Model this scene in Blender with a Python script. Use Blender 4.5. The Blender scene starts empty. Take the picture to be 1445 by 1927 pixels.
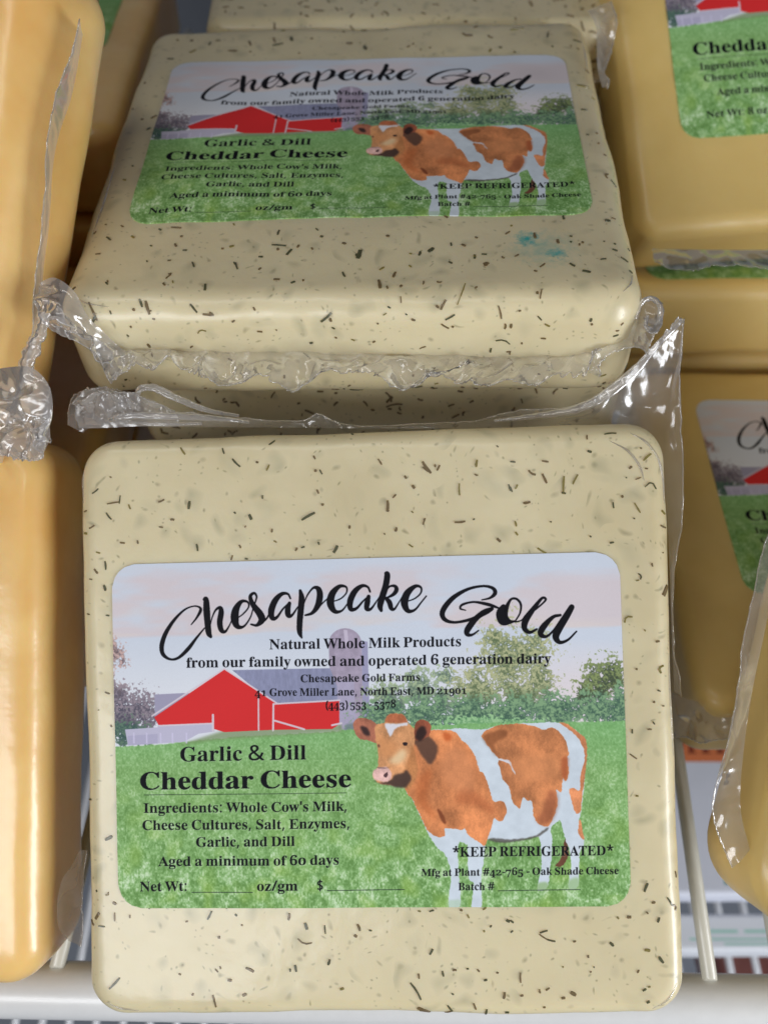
import bpy, bmesh, math, random, json
import numpy as np
from mathutils import Vector, Matrix, noise
from mathutils.bvhtree import BVHTree

random.seed(7)
S = 0.01                                   # everything below is written in centimetres
scene = bpy.context.scene
col = scene.collection
# ---------------------------------------------------------------- camera
cam = bpy.data.cameras.new("camera"); camo = bpy.data.objects.new("camera", cam); col.objects.link(camo)
camo.location = (0, 0, 20*S); camo.rotation_euler = (math.radians(38), 0, 0)
cam.sensor_fit = 'VERTICAL'; cam.sensor_height = 36; cam.lens = 36*1800/1927
cam.clip_start = .005; cam.clip_end = 20
cam.dof.use_dof = True; cam.dof.focus_distance = 16.2*S; cam.dof.aperture_fstop = 17
scene.camera = camo
# ---------------------------------------------------------------- light: a refrigerated case lit by daylight from the aisle and a lamp strip
world = bpy.data.worlds.new("World"); scene.world = world; world.use_nodes = True
bg = world.node_tree.nodes['Background']; bg.inputs[0].default_value = (.72, .80, 1, 1); bg.inputs[1].default_value = .038
def area(name, loc, target, sx, sy, power, color):
    l = bpy.data.lights.new(name, 'AREA'); l.shape = 'RECTANGLE'; l.size = sx*S; l.size_y = sy*S; l.energy = power; l.color = color
    o = bpy.data.objects.new(name, l); col.objects.link(o)
    o.location = Vector(loc)*S
    o.rotation_euler = (Vector(target)-Vector(loc)).to_track_quat('-Z', 'Y').to_euler()
    return o
area('aisle_light', (-24, -32, 30), (0, 5, 3), 32, 15, 1.5, (.95, .97, 1))
area('window_light', (42, -25, 9), (3.5, 4, 2), 13, 32, 2.5, (.93, .96, 1))
area('case_lamp', (-14, 2, 60), (0, 14, 6), 60, 4, .7, (1, .97, .92))
scene.view_settings.view_transform = 'Standard'; scene.view_settings.look = 'None'; scene.view_settings.exposure = 0; scene.view_settings.gamma = 1
scene.cycles.transparent_max_bounces = 24; scene.cycles.max_bounces = 8
scene.cycles.caustics_reflective = False; scene.cycles.caustics_refractive = False

GLYPHS = json.loads(r'''{"#":[217,[[38,0,51,70,8,70,8,93,55,93,66,146,21,146,21,169,70,169,83,240,107,240,94,169,142,169,156,240,179,240,166,169,208,169,208,146,161,146,151,93,197,93,197,70,146,70,133,0,109,0,123,70,75,70,61,0],[79,93,127,93,137,146,89,146]]],"$":[192,[[85,-19,85,16,49,20,33,23,21,28,21,56,34,51,50,47,85,42,85,110,56,120,36,133,25,149,21,171,25,193,38,210,58,221,85,225,85,255,106,255,106,226,123,225,139,222,166,213,156,188,133,196,106,200,106,133,127,126,143,119,156,111,166,101,171,89,173,74,169,53,156,36,135,24,106,18,106,-19],[85,140,85,199,69,197,58,191,52,183,50,173,52,161,57,152,68,146],[106,44,124,47,135,53,142,61,144,72,142,83,136,91,125,97,106,103]]],"&":[246,[[93,-3,62,1,38,14,23,35,18,62,21,86,32,104,48,119,70,133,50,159,43,174,40,191,44,213,57,230,77,240,102,243,126,240,145,230,156,214,160,192,157,172,147,156,131,142,112,129,177,66,185,78,191,90,200,120,230,120,217,80,208,63,196,48,245,0,205,0,176,28,159,15,141,5,119,-1],[94,146,111,158,122,168,129,179,131,192,129,203,123,212,113,217,101,219,88,217,78,212,71,203,69,191,71,180,76,169,83,158],[94,23,114,25,131,30,145,38,157,47,87,115,71,104,59,93,51,80,49,63,52,47,61,34,76,26]]],"'":[75,[[29,153,22,240,54,240,47,153]]],"(":[101,[[63,-53,47,-32,35,-10,25,14,19,39,15,65,13,92,15,119,19,145,25,171,35,196,47,219,63,240,91,240,76,218,64,195,55,170,49,145,45,119,43,92,45,67,49,41,55,16,64,-8,76,-31,90,-53]]],")":[101,[[10,-53,25,-31,36,-8,46,16,52,41,56,67,57,92,56,119,52,145,46,170,36,195,24,218,10,240,38,240,53,219,66,196,75,171,82,145,86,119,87,92,86,65,82,39,75,14,66,-10,53,-32,38,-53]]],"*":[185,[[65,104,36,120,75,173,14,178,18,209,82,191,75,255,108,255,101,191,166,209,171,178,109,173,149,120,120,104,91,163]]],",":[90,[[14,-43,23,-1,28,20,31,39,62,39,64,35,59,17,52,-4,36,-43]]],"-":[108,[[13,77,13,103,95,103,95,77]]],".":[90,[[45,-5,37,-3,30,1,26,8,24,18,26,29,30,36,37,39,45,41,53,39,60,36,64,29,66,18,64,8,60,1,53,-3]]],"/":[125,[[3,0,93,240,122,240,32,0]]],"0":[188,[[94,-3,67,1,45,12,30,31,19,55,15,75,12,97,11,121,12,144,15,166,19,185,30,210,45,228,67,239,94,243,121,239,142,228,157,210,168,185,173,166,175,144,176,120,175,96,173,75,168,55,157,31,141,12,120,1],[94,18,110,25,119,45,122,66,124,91,124,120,124,150,122,175,119,195,110,215,94,221,79,215,70,195,66,175,64,150,63,120,64,91,66,66,70,45,79,25]]],"1":[188,[[33,0,33,18,60,18,68,19,73,22,76,29,77,40,77,208,65,194,54,183,44,175,34,173,26,175,20,180,16,188,14,198,37,206,50,213,66,224,89,241,127,241,127,40,128,30,130,24,135,19,144,18,171,18,171,0]]],"2":[188,[[12,0,12,35,61,85,80,105,93,123,103,138,109,153,112,169,113,186,111,202,106,214,98,220,87,223,72,219,63,208,58,190,56,165,39,166,25,172,16,182,13,198,15,209,21,220,32,230,46,237,64,242,87,243,120,239,144,228,159,211,164,187,160,165,154,153,146,140,134,126,119,110,100,91,77,69,44,37,122,37,132,38,140,43,146,50,150,60,152,71,172,71,171,0]]],"3":[188,[[82,-3,59,-2,40,2,27,9,17,17,11,27,9,37,12,48,18,56,27,61,38,63,41,44,49,31,63,23,79,20,90,21,100,25,108,30,115,40,119,52,121,70,117,87,107,101,91,110,69,113,48,113,48,134,70,134,89,138,102,148,110,164,112,184,111,200,105,212,97,220,85,223,74,221,66,215,61,206,58,196,56,171,37,172,24,178,15,187,12,200,17,217,31,231,54,240,86,243,118,240,143,229,159,212,164,188,160,168,149,151,133,137,112,128,140,119,152,111,163,101,170,87,172,69,170,50,165,35,156,22,144,12,130,5,115,0]]],"4":[188,[[60,0,60,18,70,18,80,19,89,22,95,29,97,42,97,62,4,62,4,83,100,240,146,240,146,85,181,85,181,62,146,62,146,42,148,29,154,22,163,19,174,18,178,18,178,0],[28,85,97,85,97,143,98,175,100,208,95,197,87,183,79,169,73,160]]],"5":[188,[[82,-3,60,-2,42,3,29,9,20,18,15,27,13,37,15,48,21,55,29,59,40,60,44,42,48,33,55,26,65,22,77,20,88,21,98,25,106,32,113,42,117,56,119,74,116,96,107,111,92,121,73,124,61,123,52,122,36,118,20,124,31,240,158,240,160,179,140,179,138,190,133,199,129,202,122,203,52,203,47,141,54,143,63,144,84,146,108,144,129,138,146,128,164,105,170,74,168,54,162,37,153,24,141,14,128,6,113,1]]],"6":[188,[[98,-3,75,0,55,9,38,24,26,47,20,65,16,86,15,111,17,138,21,163,28,185,39,205,52,221,69,233,88,241,111,243,130,242,146,238,157,232,164,224,169,216,170,206,168,196,161,188,149,182,130,180,128,200,126,209,122,217,116,222,108,223,90,218,76,200,69,183,65,161,62,135,70,139,80,143,93,146,109,147,136,143,158,129,171,107,176,78,174,55,167,36,156,19,141,7,122,-1],[99,19,111,22,120,32,125,49,127,74,125,98,119,114,109,123,96,127,87,125,77,121,68,116,62,110,64,81,67,58,73,40,85,24]]],"7":[188,[[55,0,145,203,56,203,43,199,37,186,35,169,15,169,16,240,177,240,177,223,84,0]]],"8":[188,[[92,-3,66,-1,46,5,30,16,19,29,12,44,10,61,13,81,24,97,39,110,59,121,42,134,29,148,20,164,18,182,20,197,25,212,35,224,50,234,70,241,96,243,127,239,149,226,163,208,167,184,164,166,155,152,141,141,122,130,148,115,165,100,174,83,178,63,172,35,155,14,138,4,117,-1],[101,141,112,149,119,158,124,170,125,185,121,203,117,211,111,218,103,222,94,224,82,221,73,213,67,201,65,186,67,171,75,159,86,150],[93,16,109,19,121,28,128,41,131,58,128,73,119,85,104,96,82,108,71,99,63,89,57,76,55,60,58,42,66,28,78,19]]],"9":[188,[[76,-3,58,-2,44,2,34,9,27,16,22,25,21,35,22,41,25,47,30,51,38,54,43,40,52,28,63,20,78,18,103,29,118,61,125,115,117,106,106,99,93,94,78,92,51,97,30,110,16,132,12,162,14,185,21,204,32,221,48,233,66,241,89,243,112,240,132,231,149,216,162,195,168,177,171,155,173,130,171,104,167,78,160,56,150,36,137,19,120,7,100,-1],[92,117,103,118,112,123,120,130,125,139,124,165,121,186,116,201,105,216,91,221,78,217,68,206,62,189,60,164,68,128]]],":":[90,[[45,139,37,140,30,144,26,151,24,162,26,173,30,180,37,183,45,185,53,183,60,180,64,173,66,162,64,151,60,144,53,140],[45,-5,37,-3,30,1,26,8,24,18,26,29,30,36,37,39,45,41,53,39,60,36,64,29,66,18,64,8,60,1,53,-3]]],"A":[218,[[-4,0,-4,9,5,11,12,15,18,24,25,37,103,233,112,233,192,43,199,28,206,17,212,11,222,9,222,0,115,0,115,9,135,13,142,23,140,30,136,41,126,66,52,66,39,35,38,29,37,24,43,13,62,9,64,9,64,0],[57,80,121,80,88,160]]],"B":[221,[[8,0,8,9,22,11,31,16,36,26,37,41,37,184,37,197,35,206,31,212,26,216,18,219,8,219,8,228,110,228,159,222,188,204,198,175,192,151,174,134,143,124,180,112,202,92,209,66,203,38,186,17,168,8,145,2,119,0],[91,126,94,126,117,128,132,136,140,150,142,173,140,192,135,206,124,214,108,217,99,216,94,212,92,206,91,195],[111,12,129,15,142,25,148,41,150,64,147,88,139,104,123,113,99,116,91,116,91,33,92,23,95,17,101,13]]],"C":[234,[[128,-5,107,-4,87,1,69,10,45,28,28,52,20,71,15,92,13,114,15,136,20,157,28,175,46,199,69,217,88,226,108,231,130,233,155,230,184,220,194,218,204,221,210,233,218,233,218,154,210,154,196,182,178,203,157,217,133,222,99,210,79,173,72,113,79,57,102,23,139,12,159,14,179,22,198,35,214,53,224,44,198,17,166,0]]],"D":[248,[[10,0,10,9,23,11,31,15,36,23,37,37,37,187,35,203,30,213,21,218,7,219,7,228,111,228,148,224,178,215,203,198,220,176,231,148,234,114,227,64,204,28,167,7,114,0],[111,12,140,18,160,37,168,57,174,83,175,115,168,171,147,205,111,217,101,215,95,212,92,204,91,192,91,36,92,24,95,17,101,13]]],"E":[221,[[7,0,7,8,22,10,31,15,36,24,38,39,38,184,36,202,31,213,22,218,8,219,8,228,199,228,199,160,192,160,184,186,170,203,148,212,116,215,106,215,100,214,96,212,93,208,92,203,91,194,91,123,97,123,116,126,130,134,138,150,144,173,152,173,152,59,144,59,141,77,137,91,130,100,120,107,108,110,93,111,91,111,91,34,93,23,96,17,103,15,115,14,138,15,157,19,172,27,185,37,196,52,206,72,215,72,201,0]]],"F":[202,[[8,0,8,9,22,11,31,17,36,26,37,42,37,187,36,202,31,212,22,217,7,219,7,228,197,228,197,160,189,160,184,178,178,193,168,203,155,210,137,214,115,216,106,215,100,215,93,211,91,206,91,199,91,124,95,124,114,126,128,135,137,150,142,173,151,173,151,59,142,59,137,84,128,100,114,109,94,112,91,112,91,40,92,30,94,21,98,15,105,12,115,10,128,9,128,0]]],"G":[254,[[134,-5,111,-3,90,2,71,10,47,28,29,51,20,70,15,91,14,115,15,137,20,157,29,176,46,200,70,218,88,226,107,231,129,233,156,230,185,220,194,218,203,221,210,233,219,233,219,154,210,154,202,173,191,189,179,203,165,213,149,219,134,222,100,210,80,174,73,114,75,82,80,55,90,34,110,13,138,6,154,8,164,14,169,23,171,36,171,64,170,77,165,85,154,89,138,91,138,99,250,99,250,91,236,89,228,85,224,77,223,64,223,14,194,4,164,-3]]],"I":[130,[[7,0,7,9,21,11,31,16,36,24,38,38,38,193,36,206,32,214,22,218,7,219,7,228,122,228,122,219,107,218,98,214,93,206,91,193,91,39,92,29,94,22,97,17,103,13,111,10,123,9,123,0]]],"K":[255,[[8,0,8,9,23,11,32,16,36,25,38,40,38,189,36,203,31,212,23,217,8,219,8,228,121,228,121,219,110,218,102,216,97,213,94,208,92,200,91,189,91,117,161,187,171,199,174,209,167,217,145,219,145,228,243,228,243,219,238,219,218,215,196,202,172,180,135,142,232,23,243,12,250,10,260,9,260,0,140,0,140,9,153,9,161,10,165,13,167,17,165,24,158,33,100,107,91,99,91,40,93,25,97,16,106,11,121,9,121,0]]],"L":[213,[[8,0,8,9,22,11,31,16,36,25,37,40,37,189,36,204,31,212,22,217,8,219,8,228,125,228,125,219,113,219,104,217,98,214,94,208,92,200,91,189,91,41,91,31,93,24,95,19,100,16,107,14,117,14,139,15,157,20,172,28,185,40,195,56,204,77,214,77,201,0]]],"M":[317,[[7,0,7,9,21,11,31,16,36,25,38,40,38,191,37,201,35,208,32,213,26,216,18,218,7,219,7,228,92,228,158,71,225,228,309,228,309,219,295,217,286,212,282,203,280,189,280,43,281,30,282,21,286,15,291,12,298,10,308,9,308,0,198,0,198,9,208,10,216,12,222,16,225,22,227,30,227,42,227,199,144,0,135,0,53,194,53,40,54,24,60,15,70,10,85,9,85,0]]],"N":[247,[[201,-5,53,175,53,39,55,24,59,15,68,11,83,9,83,0,9,0,9,9,19,10,27,12,32,15,36,21,37,29,38,39,38,194,24,210,18,217,9,219,9,228,78,228,195,84,195,189,195,199,193,207,190,212,184,216,176,218,166,219,166,228,240,228,240,219,225,217,217,212,212,203,211,188,211,-5]]],"O":[262,[[130,-5,106,-3,84,4,64,15,47,29,33,46,22,67,16,89,14,114,16,138,22,161,33,181,47,199,65,213,85,224,108,231,133,233,157,231,179,224,198,213,216,199,230,182,240,162,247,139,249,114,247,89,240,67,230,46,215,29,198,15,177,4,155,-3],[132,6,164,18,183,54,190,114,188,146,183,173,174,194,155,215,130,222,98,210,79,174,73,114,74,81,80,55,89,34,108,13]]],"P":[209,[[8,0,8,9,22,11,31,16,36,25,37,40,37,189,36,203,31,212,22,217,8,219,8,228,107,228,133,227,153,224,168,220,183,211,195,199,202,184,204,166,199,140,183,120,167,110,146,105,121,103,91,103,91,40,93,25,97,16,106,11,121,9,121,0],[91,115,101,115,122,118,136,126,144,142,146,165,144,187,138,203,126,212,108,216,100,215,95,212,92,207,91,199]]],"Q":[262,[[189,-58,148,-51,116,-32,93,0,70,10,51,25,35,43,23,64,16,88,14,114,16,138,22,161,33,181,47,199,65,213,85,224,108,231,133,233,157,231,179,224,198,213,216,199,230,182,240,162,247,139,249,114,247,88,239,64,227,43,210,25,190,10,165,0,180,-22,199,-36,222,-40,233,-39,246,-37,247,-46,218,-55],[133,6,165,18,184,54,190,114,188,146,183,173,174,194,155,215,130,222,98,210,79,174,73,114,74,81,80,55,89,34,108,13]]],"R":[236,[[8,0,8,9,22,11,31,16,36,25,37,40,37,189,36,203,31,212,22,217,8,219,8,228,108,228,139,226,164,221,184,213,202,194,209,167,203,143,186,124,157,112,216,25,221,18,226,13,232,10,239,9,240,9,240,0,169,0,101,106,91,106,91,40,93,25,97,16,106,11,121,9,121,0],[91,117,102,117,124,120,140,129,149,145,152,168,147,194,134,210,112,216,101,214,95,211,92,204,91,193]]],"S":[195,[[21,-5,21,79,31,79,41,47,56,25,75,12,98,7,115,10,128,18,137,30,139,45,133,65,112,80,81,95,56,110,38,126,28,144,25,166,27,185,34,201,44,215,58,225,74,231,92,233,115,231,141,224,146,223,150,222,157,225,160,233,170,233,170,160,161,160,155,177,147,192,136,205,124,214,111,220,97,222,82,220,70,213,62,203,60,190,62,178,69,168,79,160,94,151,127,136,145,127,159,117,169,106,175,94,178,81,180,66,177,46,169,29,157,15,140,4,120,-3,96,-5,79,-4,63,0,49,5,42,6,35,4,31,-5]]],"T":[211,[[46,0,46,9,61,10,71,15,76,25,78,40,78,217,75,217,51,213,33,202,20,183,14,159,5,159,5,228,205,228,205,158,197,158,187,191,166,210,134,217,132,217,132,40,133,25,138,15,148,10,164,9,164,0]]],"W":[305,[[85,-5,16,196,12,207,8,214,1,218,-8,219,-8,228,90,228,90,219,81,218,75,216,71,212,70,205,71,197,74,186,111,77,150,176,143,199,139,209,134,215,126,218,115,219,115,228,220,228,220,219,202,216,196,206,197,201,199,193,237,83,270,185,273,195,274,203,273,211,269,215,262,218,252,219,252,228,312,228,312,219,303,216,297,211,292,202,287,190,223,-5,214,-5,158,154,95,-5]]],"Z":[221,[[10,0,10,5,138,215,107,215,87,214,71,210,58,203,47,193,38,178,31,158,22,158,29,228,203,228,203,222,77,14,120,14,151,18,175,31,192,51,203,82,212,82,203,0]]],"a":[172,[[127,-5,108,1,100,17,76,1,48,-4,32,-2,20,6,13,17,10,32,15,52,32,68,49,77,71,86,99,95,99,121,98,133,93,141,85,146,74,148,58,145,52,137,53,134,57,128,60,122,61,116,60,107,55,101,48,97,39,95,29,97,22,102,18,109,16,118,19,129,25,139,34,147,47,154,63,158,81,159,112,156,132,146,143,129,146,105,146,31,147,24,147,20,152,17,160,21,165,14,147,0],[76,17,87,20,99,32,99,85,69,69,59,42,63,23]]],"c":[147,[[78,-5,60,-2,43,5,29,18,19,34,12,53,10,75,12,98,20,118,32,135,48,148,67,157,87,160,109,157,125,149,135,137,139,123,137,114,133,108,127,103,118,102,103,108,98,125,98,131,99,136,95,145,85,148,69,142,59,124,56,94,59,61,69,38,83,24,102,19,119,23,136,36,142,30,124,11,103,-1]]],"d":[185,[[70,-5,53,-2,39,5,27,17,17,33,12,52,10,74,12,98,18,119,28,136,41,149,56,157,73,159,94,154,111,140,111,200,110,209,106,215,99,218,88,220,88,228,160,228,160,38,160,27,162,20,167,16,177,14,177,5,157,4,136,1,111,-5,111,19,94,1],[86,14,93,16,101,21,107,28,111,38,111,121,109,129,103,135,96,139,87,140,74,136,65,125,60,105,59,77,60,49,65,29,73,18]]],"e":[150,[[77,-5,59,-2,42,5,29,18,18,34,12,55,10,79,12,101,19,120,30,136,43,149,60,157,79,159,104,154,124,140,137,117,141,87,141,83,58,83,63,49,77,28,100,21,118,27,135,43,142,36,124,13,102,0],[58,96,101,96,101,107,100,126,97,139,90,146,81,148,64,137,58,102]]],"f":[107,[[7,0,7,8,15,9,20,11,25,17,26,24,26,37,26,138,8,138,8,155,26,155,26,177,30,200,42,218,62,229,87,232,106,230,120,223,129,212,132,200,130,190,126,183,120,179,112,178,104,179,98,183,94,188,92,195,96,210,98,213,99,216,97,220,90,222,81,220,77,215,75,207,74,195,74,155,102,155,102,138,74,138,74,33,75,20,79,13,87,9,100,8,100,0]]],"g":[163,[[73,-70,44,-68,24,-61,11,-50,7,-37,14,-23,34,-13,17,0,12,15,14,27,21,37,33,46,51,55,29,67,16,84,11,106,13,121,20,134,30,144,44,152,60,157,79,159,98,157,117,152,158,152,158,134,134,134,143,119,146,102,144,88,138,76,129,65,117,58,102,53,86,51,78,52,71,52,63,51,56,47,52,42,50,36,55,27,71,25,88,25,111,23,129,20,143,15,151,6,156,-5,158,-18,152,-40,136,-56,120,-64,98,-69],[79,62,89,65,95,73,99,86,100,105,99,125,95,138,89,146,79,148,69,146,62,138,58,125,57,105,58,86,62,73,69,65],[80,-58,119,-52,132,-33,130,-25,125,-21,116,-18,102,-17,48,-17,40,-26,37,-36,39,-45,47,-52,61,-56]]],"h":[190,[[9,0,9,8,17,9,22,13,25,19,26,28,26,199,25,208,23,215,18,218,9,220,9,228,74,228,74,133,95,153,122,159,146,153,160,135,165,106,165,28,166,19,169,13,174,9,182,8,182,0,101,0,101,8,103,8,114,13,118,28,118,108,117,120,115,129,110,134,101,136,87,131,74,118,74,28,75,19,77,13,82,9,90,8,90,0]]],"i":[99,[[50,181,41,183,32,188,27,196,25,206,27,216,32,224,41,230,50,232,60,230,68,224,74,216,76,206,74,196,68,188,60,183],[9,0,9,8,18,10,23,13,25,19,26,28,26,126,25,136,23,142,19,145,10,147,10,155,74,155,74,28,75,19,77,13,82,10,90,8,90,0]]],"k":[179,[[9,0,9,8,17,10,23,13,25,19,26,28,26,199,26,209,24,215,19,218,10,220,10,228,74,228,74,84,113,124,120,132,122,139,118,145,104,147,103,147,103,155,173,155,173,147,154,142,137,130,111,104,173,17,180,10,188,8,188,0,105,0,105,8,108,8,117,10,120,16,116,25,81,74,74,67,74,28,75,19,77,13,82,10,90,8,90,0]]],"l":[100,[[9,0,9,8,18,10,23,13,25,19,26,28,26,199,26,208,24,215,19,218,10,220,10,228,74,228,74,28,75,19,77,13,82,10,90,8,90,0]]],"m":[277,[[9,0,9,8,17,9,22,13,25,19,26,28,26,127,25,136,23,142,18,146,9,147,9,155,73,155,73,132,94,152,119,159,146,152,160,131,182,152,209,159,233,153,247,135,252,106,252,28,253,19,255,13,260,9,268,8,268,0,189,0,189,8,197,9,201,13,204,19,205,28,205,108,204,120,202,129,197,134,189,136,175,131,162,119,162,28,163,19,165,13,170,9,178,8,178,0,100,0,100,8,108,9,112,13,115,19,116,28,116,108,115,120,113,129,108,134,100,136,85,131,73,118,73,28,74,19,76,13,81,10,89,8,89,0]]],"n":[190,[[9,0,9,8,17,9,22,13,25,19,26,28,26,127,25,136,23,142,18,146,9,147,9,155,74,155,74,134,95,153,122,159,146,153,160,135,165,106,165,28,166,19,169,13,174,9,182,8,182,0,101,0,101,8,103,8,114,13,118,28,118,108,117,120,115,129,110,134,101,136,87,131,74,118,74,28,75,19,77,13,82,9,90,8,90,0]]],"o":[168,[[84,-5,63,-2,45,6,30,18,19,35,12,55,9,77,12,99,19,119,30,136,45,149,63,157,84,159,105,157,123,149,138,136,149,120,156,100,158,77,156,54,149,34,138,18,123,5,105,-2],[84,6,96,9,104,19,107,28,109,41,110,57,110,77,108,114,104,135,96,146,84,149,72,146,64,135,60,114,58,77,59,57,60,41,62,28,64,19,72,9]]],"p":[186,[[9,-70,9,-62,15,-61,20,-59,25,-50,26,-43,26,-32,26,122,25,134,23,142,18,145,10,147,10,155,72,155,72,131,90,152,115,160,132,157,146,149,158,137,167,121,173,102,175,80,173,57,167,36,158,19,146,6,131,-2,113,-5,91,0,74,16,74,-29,74,-41,76,-49,79,-55,83,-59,90,-61,99,-61,99,-70],[98,14,111,18,120,30,125,50,126,77,125,104,121,124,113,135,99,139,85,134,74,118,74,34,84,19]]],"r":[144,[[9,0,9,8,18,10,23,13,25,19,26,28,26,126,25,136,23,143,18,146,10,147,10,155,73,155,73,126,82,140,94,151,105,157,117,159,129,157,138,152,143,144,145,133,143,124,139,117,132,113,124,111,116,112,111,115,103,125,99,129,94,130,87,128,81,121,76,110,75,96,75,28,76,18,79,13,87,10,99,8,99,0]]],"s":[144,[[76,-5,61,-3,43,3,37,4,30,2,26,-4,18,-4,18,53,27,53,33,34,43,19,56,10,70,7,81,9,89,13,94,20,96,29,92,42,78,52,53,65,38,74,27,85,21,97,18,110,22,130,32,145,49,156,71,160,83,158,99,154,103,153,106,152,111,154,115,160,122,160,122,111,114,111,107,127,98,139,87,146,75,148,65,147,58,143,54,137,52,130,54,122,58,116,64,111,73,106,96,95,111,86,121,76,127,63,129,47,125,26,114,9,97,-2]]],"t":[114,[[62,-5,44,-2,33,5,26,18,24,36,24,139,10,139,10,150,29,168,44,185,56,199,64,212,72,212,72,155,104,155,104,139,72,139,72,41,73,32,75,25,78,21,84,20,95,24,103,37,111,33,99,12,82,-1]]],"u":[187,[[65,-5,46,-2,33,9,25,25,23,48,23,124,22,134,20,141,15,145,6,147,6,155,71,155,71,37,72,29,75,23,81,19,88,18,103,22,114,33,114,124,113,135,110,142,105,146,95,147,95,155,162,155,162,35,163,25,166,19,171,16,180,15,180,6,160,5,138,1,114,-5,114,20,105,10,93,2,80,-3]]],"v":[153,[[71,-5,19,124,15,133,11,141,6,145,-1,147,-1,155,82,155,82,147,78,147,68,145,64,138,65,134,92,61,118,126,120,132,121,136,116,144,102,147,102,155,152,155,152,147,144,144,139,139,135,132,130,122,80,-5]]],"w":[217,[[61,-5,8,132,3,142,-5,147,-5,155,69,155,69,147,60,145,57,138,58,133,60,126,83,63,105,118,100,133,98,140,95,144,91,146,84,147,84,155,162,155,162,147,151,144,148,138,148,134,149,131,168,71,191,128,193,138,190,144,185,146,178,147,178,155,223,155,223,147,217,146,212,142,206,129,152,-5,144,-5,111,98,70,-5]]],"y":[150,[[26,-70,15,-68,5,-62,-1,-53,-3,-42,-2,-34,2,-27,9,-21,18,-20,26,-21,32,-25,36,-30,37,-38,37,-41,37,-44,38,-48,43,-49,49,-46,57,-37,65,-22,70,-2,18,125,12,138,8,144,4,146,-2,147,-2,147,-2,155,81,155,81,147,73,146,68,145,65,142,64,137,65,133,66,128,93,59,115,121,118,130,119,137,118,142,115,145,109,146,101,147,101,155,150,155,150,147,143,145,139,140,134,132,130,121,81,-12,73,-33,65,-48,56,-59,48,-65,38,-69]]],"z":[146,[[6,0,6,7,84,144,64,144,48,142,36,136,28,125,22,108,13,108,16,155,137,155,137,145,63,12,76,12,97,15,111,22,122,35,130,54,138,54,134,0]]]}''')
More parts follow.
